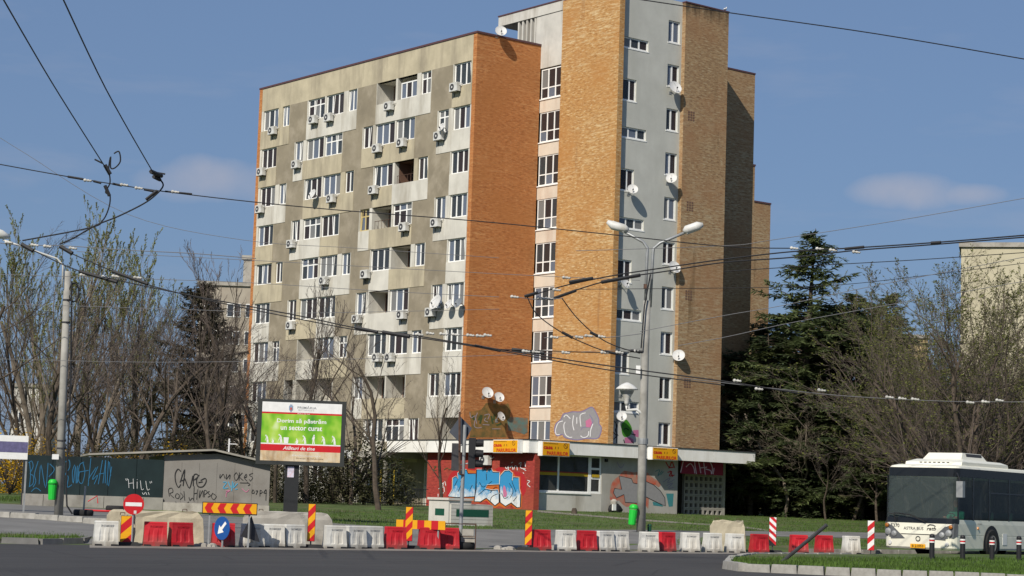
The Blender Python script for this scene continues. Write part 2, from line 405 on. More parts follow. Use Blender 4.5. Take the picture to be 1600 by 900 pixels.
# the road sheet ends under the terrain edge: cut along the kerb line
a = L0+LD*-900+LN*.32; b = L0+LD*900+LN*.32
rd = MB(); rd.poly([(a.x,a.y,0),(a.x+900,a.y-1500,0),(b.x+900,b.y-1500,0),(b.x,b.y,0)])
struct(obj('road', rd, M['asphalt']))
def patch(name, m, near, far, off, rows=8, cols=26, ground=True, z=0.0):   # pixel outlines of the near and far edge
    def interp(pl, t):
        xs = pl[0][0]+(pl[-1][0]-pl[0][0])*t
        for (x0,y0),(x1,y1) in zip(pl, pl[1:]):
            if x0 <= xs <= x1: return xs, y0+(y1-y0)*(xs-x0)/max(1e-6,(x1-x0))
        return pl[-1]
    mb = MB()
    for i in range(cols+1):
        t = i/cols
        g = onG if ground else (lambda x, y: onZ(x, y, z))
        p = g(*interp(near, t)); q = g(*interp(far, t))
        for j in range(rows+1):
            c = p.lerp(q, j/rows); mb.v.append((c.x, c.y, (gz(c.x, c.y) if ground else z)+off))
    for i in range(cols):
        for j in range(rows):
            k = i*(rows+1)+j; mb.f.append((k, k+rows+1, k+rows+2, k+1)); mb.m.append(0)
    return struct(obj(name, mb, m))
patch('plaza', M['plaza'], [(-60,843),(150,850.5),(800,857.2),(1120,860.3)], [(-60,784),(35,789),(250,799),(430,812),(600,823),(680,826),(780,827.5),(1000,828),(1120,830.5)], .006, 10, 40)
patch('sidewalk', M['plaza'], [(1118,836.5),(1300,840),(1700,850)], [(1118,829.5),(1300,831),(1700,841)], .008)
patch('worn_path', M['path'], [(840,800.5),(1000,814),(1160,825),(1200,830)], [(840,797.5),(1000,811.5),(1160,822.5),(1200,828)], .012)
patch('dust_strip', M['dust'], [(140,856),(800,862.5),(1390,868)], [(140,850),(800,857),(1390,863)], .004, 3, 30, ground=False)

def kerb_row(name, pts, h, w, seg, m, z0=None, inward=1):       # single kerb stones laid along a polyline
    root = bpy.data.objects.new(name, None); COL.objects.link(root); root['kind'] = 'structure'
    c = Vector((pts[0].x, pts[0].y, 0)); root.location = c
    me = None; rng = random.Random(5)
    stone = MB(); q = .02
    a_, b_ = -w*.75, w*.25
    stone.hexa([(0.006,a_,0),(seg-.006,a_,0),(seg-.006,b_,0),(0.006,b_,0)], [(0.006+q,a_+q,h),(seg-.006-q,a_+q,h),(seg-.006-q,b_-q,h),(0.006+q,b_-q,h)])
    me = stone.mesh('kerb_stone', m)
    for p, r in zip(pts, pts[1:]):
        d = Vector((r.x-p.x, r.y-p.y)); n = max(1, round(d.length/seg)); a = atan2(d.y, d.x)
        for i in range(n):
            x = p.x+d.x*i/n; y = p.y+d.y*i/n
            o = obj('kerb_stone', me, m, root, (x-c.x, y-c.y, (gz(x,y) if z0 is None else z0)-.02+rng.uniform(-.008,.008)), a+rng.uniform(-.01,.01))
            o.scale = (d.length/n/seg, 1, 1)
    return root
def Lp(t, s): p = L0+LD*t+LN*s; return Vector((p.x, p.y, 0))
kerb_row('road_kerb', [Lp(15.2,.35), Lp(18.3,.35)], .15, .22, 1.0, M['kerb'], 0.0)
kerb_row('road_kerb', [Lp(26.5,.35), Lp(60,.35)], .15, .22, 1.0, M['kerb'], 0.0)
# pavement edge on the far left
kl = [onG(-60,805), onG(60,811), onG(175,821)]
kerb_row('pavement_kerb', kl, .17, .25, 1.0, M['kerb'])
# little traffic island on the left
def island(name, outline, h, mtop, mk, seg):
    mb = MB(); mb.prism([Vector((p.x, p.y, 0.0)) for p in outline], (0,0,h-.02))
    o = struct(obj(name, mb, mtop))
    return o
io = [onZ(-120,846,0), onZ(60,850.5,0), onZ(125,850,0), onZ(138,846,0), onZ(128,840,0), onZ(60,833,0), onZ(-120,826,0)]
island('grass_island', io, .13, M['lawn'], M['kerb_dark'], 1)
kerb_row('island_kerb', io[:6], .15, .16, .9, M['kerb_dark'], 0.01)
# big island at the lower right
jo = [onZ(1140,889,0), onZ(1165,893,0), onZ(1290,898.5,0), onZ(1450,905,0), onZ(1900,922,0), onZ(1900,880,0), onZ(1500,872,0), onZ(1330,874,0), onZ(1180,874,0), onZ(1146,880,0)]
island('grass_island', jo, .17, M['lawn'], M['kerb'], 1)
kerb_row('island_kerb', [jo[0],jo[1],jo[2],jo[3],jo[4]], .19, .24, .55, M['kerb'], 0.01)
kerb_row('island_kerb', [jo[7],jo[8],jo[9],jo[0]], .19, .2, .6, M['kerb'], 0.01)

# grass tufts (uncountable)
def tufts(name, pts, hmin, hmax, label, m):
    mb = MB(); rng = random.Random(11)
    for x, y, z in pts:
        for _ in range(3):
            a = rng.uniform(0, 2*pi); h = rng.uniform(hmin, hmax); w = h*.16; l = rng.uniform(.1,.6)*h
            px, py = x+rng.uniform(-.1,.1), y+rng.uniform(-.1,.1); dx, dy = cos(a), sin(a)
            o = len(mb.v)
            mb.v += [(px-dy*w,py+dx*w,z-.01),(px+dy*w,py-dx*w,z-.01),(px+dx*l,py+dy*l,z+h)]
            mb.f.append((o,o+1,o+2)); mb.m.append(0)
    return stuff(obj(name, mb, m), label, 'grass')
rng = random.Random(3); gp = []
def scat(n, y0f, y1f, xr):
    for _ in range(n):
        x = rng.uniform(*xr); y = rng.uniform(y0f(x), y1f(x)); p = onG(x, y); gp.append((p.x, p.y, p.z))
scat(4200, lambda x: 797+max(0,(x-430))*.006, lambda x: 811 if x < 430 else min(826.5, 812+(x-430)*.062), (410, 1060))
scat(4800, lambda x: 803+max(0,(x-1060))*.004, lambda x: 829+max(0,(x-1060))*.012, (1060, 1420))
scat(1300, lambda x: 841+max(0,(x-1060))*.01, lambda x: 851+max(0,(x-1060))*.012, (1060, 1420))
scat(250, lambda x: 776, lambda x: 784, (-20, 40))
tufts('lawn_grass', gp, .03, .10, 'short green grass of the lawn in front of the shops', M['grass'])
def inpoly(x, y, poly):
    c = False; n = len(poly)
    for i in range(n):
        a, b = poly[i], poly[(i+1)%n]
        if (a.y > y) != (b.y > y) and x < (b.x-a.x)*(y-a.y)/(b.y-a.y)+a.x: c = not c
    return c
gp2 = []
while len(gp2) < 4500:
    q = onZ(rng.uniform(1145, 1620), rng.uniform(872, 905), .15)
    if inpoly(q.x, q.y, jo): gp2.append((q.x, q.y, .15))
tufts('island_grass', gp2, .03, .10, 'rough grass on the kerbed island in front of the bus', M['grass'])
gp3 = []
while len(gp3) < 500:
    q = onZ(rng.uniform(-30, 130), rng.uniform(830, 848), .11)
    if inpoly(q.x, q.y, io): gp3.append((q.x, q.y, .11))
tufts('island_grass', gp3, .04, .12, 'thin grass on the small island at the left road edge', M['grass'])

# ================================================================== APARTMENT BUILDING  (local x = along brick end wall, y = along grey facade)
PSI = .6668; P0 = Vector((-2.6402, 121.7707)); BZ = .8
AV = Vector((-sin(PSI), cos(PSI))); BV = Vector((cos(PSI), sin(PSI)))
def bl(P): q = Vector((P.x, P.y))-P0; return Vector((q.dot(BV), q.dot(AV), P.z))       # world -> building local (absolute z)
def bw(x, y, z): p = P0+BV*x+AV*y; return Vector((p.x, p.y, z))
def onx(px, py, x0):                              # pixel onto plane local x = x0
    d = ray(px, py); d2 = Vector((d.x, d.y)); t = (x0+P0.dot(BV))/d2.dot(BV); return bl(CAM+d*t)
def ony(px, py, y0):
    d = ray(px, py); d2 = Vector((d.x, d.y)); t = (y0+P0.dot(AV))/d2.dot(AV); return bl(CAM+d*t)
bld = thing('apartment_building', 'tall apartment block with grey panel facade and orange brick tower', 'building', (P0.x, P0.y, BZ), PSI)
def bp(name, mb, m, parent=None, uv=False, smooth=False): return obj(name, mb, m, parent or bld, (0,0,-BZ) if parent is None else (0,0,0), 0, smooth, uv)
UNIT = MB().box(0,1,0,1,0,1)
_pane_me = {}
def unit_mesh(m):
    if m.name not in _pane_me:
        u = MB().box(0,1,0,1,0,1); _pane_me[m.name] = u.mesh('pane', m)
    return _pane_me[m.name]
_frames = {}
wrng = random.Random(21)
def window(parent, x, y, z, rotz, w, h, cols, rows=(1.0,), fm='white_frame', curtain=None, open_sash=False, sill=True, zoff=0.0, fw=.080, gm='glass'):
    """canonical: width +x, up +z, outward -y; origin lower left at the frame's outer face"""
    key = (round(w,2), round(h,2), tuple(cols), tuple(rows), fm, sill, fw)
    tot = sum(cols); xs = [0.0]
    for c in cols: xs.append(xs[-1]+c/tot*w)
    tr = sum(rows); zs = [0.0]
    for r in rows: zs.append(zs[-1]+r/tr*h)
    if key not in _frames:
        f = MB(); D = .07
        f.box(0,w,0,D,0,fw); f.box(0,w,0,D,h-fw,h); f.box(0,fw,0,D,fw,h-fw); f.box(w-fw,w,0,D,fw,h-fw)
        for q in xs[1:-1]: f.box(q-fw*.7,q+fw*.7,.004,D-.004,fw,h-fw)
        for q in zs[1:-1]:
            for i in range(len(cols)):
                f.box(xs[i]+(fw if i == 0 else fw*.7), xs[i+1]-(fw if i == len(cols)-1 else fw*.7), .008, D-.008, q-fw*.5, q+fw*.5)
        if sill: f.box(-.05,w+.05,-.10,.02,-.07,-.005)
        _frames[key] = f.mesh('window', M[fm])
    o = obj('window', _frames[key], None, parent, (x,y,z+zoff), rotz)
    for i in range(len(cols)):
        for j in range(len(rows)):
            g = obj('pane', unit_mesh(M[gm if gm != 'glass' else ('glass','glass2','glass3','glass4','glass','glass3')[wrng.randrange(6)]]), None, o, (xs[i]+.03,.03,zs[j]+.03)); g.scale = (xs[i+1]-xs[i]-.06,.012,zs[j+1]-zs[j]-.06)
    if curtain:
        cm, a0, a1 = curtain
        c = obj('curtain', unit_mesh(M[cm]), None, o, (w*a0+.04,.14,.05)); c.scale = (max(.05,w*(a1-a0)-.08),.02,h-.1)
    if open_sash:
        i = wrng.randrange(len(cols)); s = MB(); a, b = xs[i]+.07, xs[i+1]-.07
        k = a if wrng.random() < .5 else b; kk = k+(.16 if k == a else -.16)
        s.prism([(k,-.012,.06),(k+.05,-.012,.06),(kk+.05,-.012,h-.06),(kk,-.012,h-.06)], (0,.03,0))
        obj('sash', s, M[fm], o)
    return o
AROT = -pi/2                                       # faces -x
ZT = lambda n: 28.22-2.745*n
EVEN = [(24.85,22.85),(22.33,21.40),(19.03,16.92),(16.75,14.60),(14.06,13.03),(10.67,8.55),(8.33,6.20),(5.77,4.70),(2.28,.50)]
ODD = [(24.88,22.87),(20.46,19.42),(19.00,16.85),(16.72,14.60),(12.12,11.00),(10.68,8.50),(8.35,6.28),(3.76,2.67),(2.22,.48)]
TAUPE = {0:[(21.33,19.10),(12.96,10.74),(4.62,2.36)], 1:[(22.80,20.55),(14.52,12.19),(6.20,3.85)]}
LOGGIA = {(0,5),(0,6),(2,6),(3,5),(4,6),(5,5),(6,2),(7,1),(7,2),(7,3),(8,8),(7,5),(7,6)}
WH = 1.45; yL, yR = 25.12, .37
parapet = MB().box(0,.35,yR,yL,ZT(0),29.86); bp('wall_panel', parapet, M['beige'])
bp('parapet_cap', MB().box(-.05,.5,-.05,25.55,29.86,29.98).box(.5,5.05,-.05,.42,29.86,29.98), M['roof_edge'])
prng = random.Random(9)
def panel(x0, x1, ya, yb, z0, z1, m): bp('wall_panel', MB().box(x0,x1,yb,ya,z0,z1), m)
CURT = ['curtain_w','curtain_w','curtain_b','curtain_g','curtain_w']
for n in range(10):
    par = n % 2; wins = EVEN if par == 0 else ODD; z1 = ZT(n); z0 = ZT(n+1) if n < 9 else .8; zb = z1-WH
    tau = TAUPE[par]
    for a, b in tau: panel(0,.35,a-.004,b+.004,z0,z1,M['taupe'])
    edges = [yL]+[e for t in tau for e in t]+[yR]
    for gi in range(0, len(edges), 2):
        a, b = edges[gi], edges[gi+1]
        gw = [(i,w) for i, w in enumerate(wins) if w[0] <= a+.01 and w[1] >= b-.01]
        lm = M['beige_pale'] if (prng.random() < .45 or n >= 6) else M['beige']
        # sill panel below the windows, sometimes in two pours
        if prng.random() < .45 and len(gw) > 2:
            c = gw[-1][1][0]+.05 if prng.random() < .5 else gw[0][1][1]-.05
            panel(-.03,.35,a,c,z0,zb,lm); panel(-.027,.35,c,b,z0,zb,M['beige_pale'] if lm is M['beige'] else M['beige'])
        else: panel(-.03,.35,a,b,z0,zb,lm)
        # piers
        px = a
        for i, (wa, wb) in gw:
            if px-wa > .03: panel(0,.35,px,wa,zb,z1,M['beige_pale'] if px-wa < .35 else lm)
            px = wb
        if px-b > .03: panel(0,.35,px,b,zb,z1,lm)
    for i, (wa, wb) in enumerate(wins):
        w = wa-wb
        if (n,i) in LOGGIA:
            lb = wb if not ((n,i) == (0,5)) else 6.22
            if (n,i) == (0,6): continue
            if (n,i) == (7,2) or (n,i) == (7,3): pass
            lg = MB(); lg.mi = 0
            lg.quad((1.25,wa,zb),(1.25,lb,zb),(1.25,lb,z1),(1.25,wa,z1))
            lg.quad((.35,wa,zb),(1.25,wa,zb),(1.25,wa,z1),(.35,wa,z1)); lg.quad((.35,lb,zb),(1.25,lb,zb),(1.25,lb,z1),(.35,lb,z1))
            lg.quad((.05,wa,zb),(1.25,wa,zb),(1.25,lb,zb),(.05,lb,zb)); lg.quad((.05,wa,z1),(1.25,wa,z1),(1.25,lb,z1),(.05,lb,z1))
            lo = bp('loggia', lg, M['beige_pale' if n != 2 else 'brown_frame'])
            window(bld, 1.20, wa-.15, zb-BZ, AROT, .75, 1.40, (1,), (1,), 'brown_frame', sill=False)
            if w > 1.9: window(bld, 1.20, wa-1.0, zb-BZ+.35, AROT, .9, 1.02, (1,1), (1,), 'white_frame', sill=False)
            if (n,i) == (0,5):
                window(bld, .09, 8.05, zb-BZ, AROT, 1.8, 1.10, (1,1,1), (1,), 'white_frame', ('curtain_g',0,1))
            if (n,i) in ((3,5),(2,6)):
                ra = MB(); ra.tube([(.15,wa-.1,zb+.55),(.15,lb+.1,zb+.55)], .02, 5)
                for k in range(6): ra.tube([(.15,wa-.15-k*(w-.3)/5,zb),(.15,wa-.15-k*(w-.3)/5,zb+.55)], .015, 4)
                bp('railing', ra, M['rust'])
            continue
        if w > 1.6: cols = [(1,1,1),(1,1,1),(1,1.1,1)][wrng.randrange(3)]
        else: cols = (1,1)
        rows = (1,) if wrng.random() < .85 else (2.2,1)
        fm = 'white_frame'
        if (n,i) == (3,4): fm, rows, cols = 'cream_frame', (2,1), (1,1)
        if (n,i) in ((1,3),(4,2),(3,2)): rows = (2.0,1)
        cur = None; r = wrng.random()
        if r < .38: cur = (CURT[wrng.randrange(5)], 0, 1)
        elif r < .78: cur = (CURT[wrng.randrange(5)], *( (0,.35) if wrng.random() < .5 else (.62,1)))
        if (n,i) == (2,8): cur = ('curtain_r', .45, .72)
        if (n,i) == (6,3): cur = ('curtain_r', .68, 1)
        if (n,i) in ((6,6),(8,6),(8,7)): cur = ('curtain_r', 0, 1)
        if (n,i) == (0,2): cur = ('curtain_r', .85, 1)
        window(bld, .10, wa, zb-BZ, AROT, w, WH, cols, rows, fm, cur, wrng.random() < .5)
# core behind the rooms, floor slabs, mass of the block
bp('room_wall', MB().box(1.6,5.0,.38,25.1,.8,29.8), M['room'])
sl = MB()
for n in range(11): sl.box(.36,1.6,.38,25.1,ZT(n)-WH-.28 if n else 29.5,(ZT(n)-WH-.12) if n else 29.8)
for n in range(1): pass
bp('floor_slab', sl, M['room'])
bp('roof', MB().box(.5,5.0,.42,25.1,29.55,29.84).box(5.0,19.7,.42,25.1,29.5,29.8).box(14.2,19.7,-3.4,.42,29.5,29.8), M['dark_roof'])
bp('brick_end_wall', MB().box(0,5.05,0,.36,.8,29.86), M['brick_red'], uv=True)
bp('brick_end_wall', MB().box(-.02,19.9,25.13,25.5,.8,29.86), M['brick_red'], uv=True)
bp('inner_wall', MB().box(5.5,20.1,-3.4,25.1,.8,29.5), M['room'])
# tower
bp('brick_wall', MB().box(5.05,5.45,-7.45,-2.05,.8,32.4), M['brick_yel'], uv=True)
bp('brick_wall', MB().box(10.45,14.14,-7.45,-7.05,.8,32.35), M['brick_brn'], uv=True)
bp('brick_wall', MB().box(13.74,14.14,-7.05,-3.85,.8,32.35), M['brick_brn'], uv=True)
bp('brick_wall', MB().box(14.14,20.17,-3.85,-3.45,.8,29.86), M['brick_brn'], uv=True)
bp('brick_wall', MB().box(19.77,20.17,-3.45,25.1,.8,29.86), M['brick_brn'], uv=True)
bp('parapet_cap', MB().box(14.14,20.2,-3.88,-3.3,29.86,29.96), M['roof_edge']); bp('parapet_cap', MB().box(10.42,14.17,-7.48,-6.9,32.35,32.43), M['roof_edge'])
bp('roof', MB().box(5.4,14.1,-7.1,-2.0,32.0,32.3), M['dark_roof'])
def grey(x0, x1, z0, z1): bp('plaster_wall', MB().box(x0,x1,-7.15,-6.85,z0,z1), M['grey_plaster'])
grey(5.45,5.66,.8,32.4); grey(7.69,9.31,.8,32.4); grey(10.28,10.45,.8,32.4)
zz = 32.4; k = 0
while zz > 2:
    wide = k % 2 == 0; zt_ = 29.47-2.75*k+(0.0 if wide else .2); zb_ = zt_-(.66 if wide else 1.34); x1 = 7.69 if wide else 6.80
    if zt_ < 3: break
    grey(5.66,7.69,zt_,zz)
    if not wide: grey(6.80,7.69,zb_,zt_)
    window(bld, 5.66, -7.07, zb_-BZ, 0, x1-5.66, zt_-zb_, (1,1.1,1.1) if wide else (1.2,1), open_sash=False); zz = zb_; k += 1
grey(5.66,7.69,.8,zz)
zz = 32.4
for k in range(10):
    zt_ = 31.1-2.75*k; zb_ = zt_-1.37
    grey(9.31,10.28,zt_,zz); window(bld, 9.31, -7.07, zb_-BZ, 0, .97, 1.37, (1,1.25), curtain=('curtain_w',.5,1) if k in (3,6) else None); zz = zb_
grey(9.31,10.28,.8,zz)
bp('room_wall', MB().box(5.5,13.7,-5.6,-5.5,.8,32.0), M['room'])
for k in range(6):                                  # lattice vents in the brown brick
    z = 25.0-k*2.75*1.33; p = ony(1080-k*2.0, [181,322,461,598,5000,5000][k] if k < 4 else 181, -7.45)
    if k < 4:
        vb = MB()
        for i in range(3):
            for j in range(4): vb.box(p.x-.28+i*.2,p.x-.14+i*.2,-7.462,-7.45,p.z-.3+j*.16,p.z-.2+j*.16)
        stuff(bp('brick_vent', vb, M['brown_frame']))
# stair strip
M['pink'] = mat('stair_spandrel', (.64,.56,.46), .9, .06, .8, dirt=(.52,.41,.32), dirt_scale=1.0, streak=True)
zz = 28.42
for n in range(10):
    zt_ = 28.33-2.752*n; zb_ = zt_-1.9
    if zb_ < 3.2: zb_ = 3.2
    window(bld, 5.13, -.06, zb_-BZ, AROT, 1.98, zt_-zb_, (1,1,.85), (1,1.75) if n != 9 else (1,), fw=.07, curtain=('curtain_g', .1, .9) if n in (2,4,5) else None)
    if n < 9: bp('spandrel', MB().box(5.09,5.4,-2.05,0,zt_-2.752,zb_-.07), M['pink'])
bp('spandrel', MB().box(5.09,5.4,-2.05,0,.8,3.2), M['pink'])
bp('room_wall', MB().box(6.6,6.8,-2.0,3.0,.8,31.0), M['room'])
bp('plaster_wall', MB().box(5.05,5.4,-2.05,-.004,28.40,31.83), M['white_plaster'])
bp('plaster_wall', MB().box(5.054,5.4,-.004,.55,29.98,31.83), M['white_plaster'])
bp('penthouse_slab', MB().box(5.0,8.5,-2.05,4.42,31.83,32.46), M['white_plaster'])
bp('parapet_cap', MB().box(4.96,8.5,-2.05,4.46,32.46,32.54), M['roof_edge'])
for k in range(5): bp('fin', MB().box(5.06,5.42,.62+k*.42,.76+k*.42,29.98,31.83), M['white_plaster'])
bp('plaster_wall', MB().box(6.4,6.6,.55,2.5,29.98,31.83), M['white_plaster'])
# blocks set back behind it, same brick
for lab, yb, x0, x1, y1, nm in (('brown brick stair tower strip of the next block, just right of the tall block', 21.85, 38, 46.06, 40, 1), ('farthest brown brick block end beside the tall spruce', 36.0, 54, 62.4, 56, 2)):
    t = thing('brick_block', lab, 'building', tuple(bw(x0, yb, .8)), PSI)
    obj('wall', MB().box(0,x1-x0,0,y1-yb,0,29.1), M['brick_brn'], t, uv=True)
    obj('roof', MB().box(-.05,x1-x0+.05,-.05,y1-yb,29.1,29.25), M['roof_edge'], t)
# ================================================================== SHOP PAVILION in front of the tower
pav = thing('shop_pavilion', 'single-storey shop pavilion with white canopy and red brick corner at the foot of the tower', 'shop', (P0.x, P0.y, BZ), PSI)
def pp(name, mb, m, uv=False): return obj(name, mb, m, pav, (0,0,-BZ), 0, False, uv)
CX, CY = -2.94, -10.0
pp('canopy_roof', MB().box(CX+.05,14.65,CY+.05,-7.47,4.10,4.66).box(CX+.05,-.03,-7.47,3.7,4.10,4.66).box(-.03,5.03,-7.47,-.02,4.10,4.66), M['dark_roof'])
def fas_a(y0, y1): pp('fascia_panel', MB().box(CX,CX+.05,y0+.006,y1-.006,4.04,4.74), M['fascia'])
def fas_b(x0, x1, m='fascia'): pp('fascia_panel', MB().box(x0+.006,x1-.006,CY,CY+.05,4.04,4.74), M[m])
ys = [CY+.05,-8.2,-6.2,-4.2,-2.2,-.2,1.8,3.74]
for a, b in zip(ys, ys[1:]): fas_a(a, b)
xs = [CX,-.8,2.2,5.2,8.2,11.2,14.7]
for a, b in zip(xs, xs[1:]): fas_b(a, b)
pp('fascia_panel', MB().box(14.65,14.7,CY+.05,-7.47,4.04,4.74), M['fascia'])
pp('canopy_edge', MB().box(CX-.04,14.74,CY-.04,CY+.08,4.74,4.79).box(CX-.04,CX+.08,CY+.08,3.78,4.74,4.79), M['dark_steel'])
pp('canopy_soffit', MB().box(CX+.05,14.6,CY+.06,-7.5,4.05,4.10).box(CX+.05,-.05,-7.5,3.6,4.05,4.10), M['conc'])
# red brick corner
pp('red_brick_wall', MB().box(-2.46,-2.08,-9.95,.15,.6,4.05), M['brick_wine'], True)
pp('wall', MB().box(-2.08,-.1,-.2,.15,.6,4.05), M['conc'])
# shop front
YG = -9.5
pp('shop_wall', MB().box(-2.08,2.88,YG,YG+.2,.6,1.92), M['white_plaster'])
pp('shop_wall', MB().box(2.88,8.80,YG,YG+.2,.6,4.05), mat('shop_grey_wall', (.40,.385,.35), .9, .1, .7, dirt=(.27,.25,.21), dirt_scale=.6, streak=True) if 'sg' not in M else M['sg'])
pp('shop_interior', MB().box(-2.0,2.85,-7.0,-6.9,.6,4.05), M['conc'])
window(pav, -2.06, YG+.05, 1.92-BZ, 0, 4.05, 2.13, (1.75,2.3), (1,), sill=True, fw=.09, gm='shop_glass')
window(pav, 2.0, YG+.05, 1.92-BZ, 0, .86, 2.13, (1,), (1,.62,.85), sill=False, fw=.12, gm='shop_glass')
stk = MB(); stk.mi = 0; stk.box(-1.9,1.9,YG+.065,YG+.07,2.86,3.02); stk.mi = 1; stk.box(-1.9,1.9,YG+.064,YG+.069,3.02,3.08); stk.mi = 0; stk.box(2.15,2.72,YG+.02,YG+.03,2.84,3.0)
pp('window_sticker', stk, [flat('sticker_yellow',(.45,.30,.02),.6), flat('sticker_red',(.28,.02,.02),.6)])
pp('notice', MB().box(3.05,3.22,YG-.12,YG-.002,3.75,3.92), M['black'])
# recess with concrete grille blocks
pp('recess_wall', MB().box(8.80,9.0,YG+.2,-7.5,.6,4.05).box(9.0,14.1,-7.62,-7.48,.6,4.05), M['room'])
LX0, LX1, LY = 10.2, 13.4, -8.6
bs = .40; blk = MB(); q = .075
blk.box(0,bs-.012,0,.2,0,q); blk.box(0,bs-.012,0,.2,bs-q-.012,bs-.012); blk.box(0,q,0,.2,q,bs-q-.012); blk.box(bs-q-.012,bs-.012,0,.2,q,bs-q-.012)
bme = blk.mesh('grille_block', M['conc'])
for i in range(8):
    for j in range(7): obj('grille_block', bme, None, pav, (LX0+i*bs, LY, .85+j*bs-BZ))
pp('post', MB().box(LX0+8*bs+.01,LX0+8*bs+.2,LY,LY+.2,.6,4.05), M['conc'])
# maroon board
pp('maroon_board', MB().box(9.02,12.45,-9.56,-9.5,3.28,4.04), flat('maroon_paint', (.22,.015,.035), .6))
# low entrance canopy at the grey facade
pp('entrance_canopy', MB().box(-2.9,0,3.78,9.4,3.72,4.10), M['conc'])
pp('entrance_canopy_end', MB().box(-3.0,-2.86,7.4,9.5,3.62,4.16), M['white'])
for k in range(3): pp('post', MB().box(-2.7,-2.5,4.2+k*2.2,4.4+k*2.2,.6,3.72), M['conc'])
yf = MB(); yf.tube([(-2.0,5.6,.8),(-2.0,5.6,3.0),(-2.0,4.2,3.0),(-2.0,4.2,.8)], .06, 6); pp('door_frame', yf, flat('yellow_paint', (.45,.33,.04), .6))

# ------------------------------------------------------------------ paint on walls
class Wall:
    def __init__(s, parent, kind, c, zo): s.p = parent; s.k = kind; s.c = c; s.zo = zo
    def pt(s, px, py, l):
        d = .003+.0035*l
        if s.k == 'x': q = onx(px, py, s.c); return (s.c-d, q.y, q.z-s.zo)
        if s.k == 'y': q = ony(px, py, s.c); return (q.x, s.c-d, q.z-s.zo)
        # generic: parent frame with local x along the wall, outward -y
        o, a = s.c; dr = ray(px, py); n = Vector((sin(a), -cos(a), 0)); t = (Vector(o)-CAM).dot(n)/dr.dot(n); P = CAM+dr*t-Vector(o)
        return (P.x*cos(a)+P.y*sin(a), -d, P.z)
def Z(x0, y0, sc, pts): return [(x0+x/sc, y0+y/sc) for x, y in pts]
def smooth_pl(pts, closed=False, k=4):
    n = len(pts); out = []
    rngi = range(n) if closed else range(n-1)
    for i in rngi:
        p0 = pts[(i-1)%n] if (closed or i > 0) else pts[i]; p1 = pts[i]; p2 = pts[(i+1)%n]; p3 = pts[(i+2)%n] if (closed or i+2 < n) else p2
        for j in range(k):
            t = j/k
            out.append(tuple(.5*((2*p1[c])+(-p0[c]+p2[c])*t+(2*p0[c]-5*p1[c]+4*p2[c]-p3[c])*t*t+(-p0[c]+3*p1[c]-3*p2[c]+p3[c])*t**3) for c in (0,1)))
    if not closed: out.append(pts[-1])
    return out
def fill(w, pts, l, m, mb=None):
    r = mb or MB(); r.poly([w.pt(x, y, l) for x, y in pts])
    return r
def ribbon(w, pts, wd, l, mb, closed=False, sm_=True):
    if sm_: pts = smooth_pl(pts, closed)
    n = len(pts); V = []
    for i, p in enumerate(pts):
        a = pts[(i-1)%n] if (closed or i) else p; b = pts[(i+1)%n] if (closed or i < n-1) else p
        dx, dy = b[0]-a[0], b[1]-a[1]; q = sqrt(dx*dx+dy*dy) or 1.0
        ox, oy = -dy/q*wd/2, dx/q*wd/2
        V.append(w.pt(p[0]+ox, p[1]+oy, l+i*.004)); V.append(w.pt(p[0]-ox, p[1]-oy, l+i*.004))
    o = len(mb.v); mb.v += V
    for i in range(n if closed else n-1):
        a = o+2*i; b = o+2*((i+1)%n); mb.f.append((a,a+1,b+1,b)); mb.m.append(mb.mi)
    return mb
def mural_mat(name, top, bot, z0, z1, speck=.25):
    m, N, L, b = _new(name); b.inputs['Roughness'].default_value = .7
    tc = N.new('ShaderNodeTexCoord'); sp = N.new('ShaderNodeSeparateXYZ'); L.new(tc.outputs['Object'], sp.inputs[0])
    mr = N.new('ShaderNodeMapRange'); mr.inputs[1].default_value = z0; mr.inputs[2].default_value = z1; L.new(sp.outputs['Z'], mr.inputs[0])
    nz = _noise(N, L, tc.outputs['Object'], 2.6, 4, .7)
    ad = N.new('ShaderNodeMath'); ad.operation = 'MULTIPLY_ADD'; L.new(nz, ad.inputs[0]); ad.inputs[1].default_value = speck*4; ad.inputs[2].default_value = -speck*2
    su = N.new('ShaderNodeMath'); su.operation = 'ADD'; L.new(mr.outputs[0], su.inputs[0]); L.new(ad.outputs[0], su.inputs[1])
    L.new(_ramp(N, L, su.outputs[0], [(.25,bot),(.6,top)]), b.inputs['Base Color']); return m
P_ = {k: flat('spray_'+k, c, .75) for k, c in dict(white=(.70,.70,.70), black=(.012,.012,.014), red=(.40,.02,.025), orange=(.50,.12,.02), grey=(.27,.265,.27), lilac=(.40,.35,.40), blue=(.03,.16,.30), sky=(.05,.30,.48), teal=(.05,.22,.24), green=(.06,.25,.02), dgreen=(.06,.09,.03), pink=(.50,.16,.28), purple=(.20,.16,.30), brown=(.16,.08,.03), maroonw=(.62,.45,.50)).items()}
def paint(w, name, mb, m): return obj(name, mb, m, w.p)
def strokes(w, zc, lst, wd, l, m, name='graffiti'):
    if wd >= 1.3:
        for k, s in enumerate(lst): paint(w, name, ribbon(w, Z(*zc, s), wd, l+k*.02, MB()), P_[m])
        return
    mb = MB()
    for k, s in enumerate(lst): ribbon(w, Z(*zc, s), wd, l+k*.02, mb)
    return stuff(paint(w, name, mb, P_[m]))
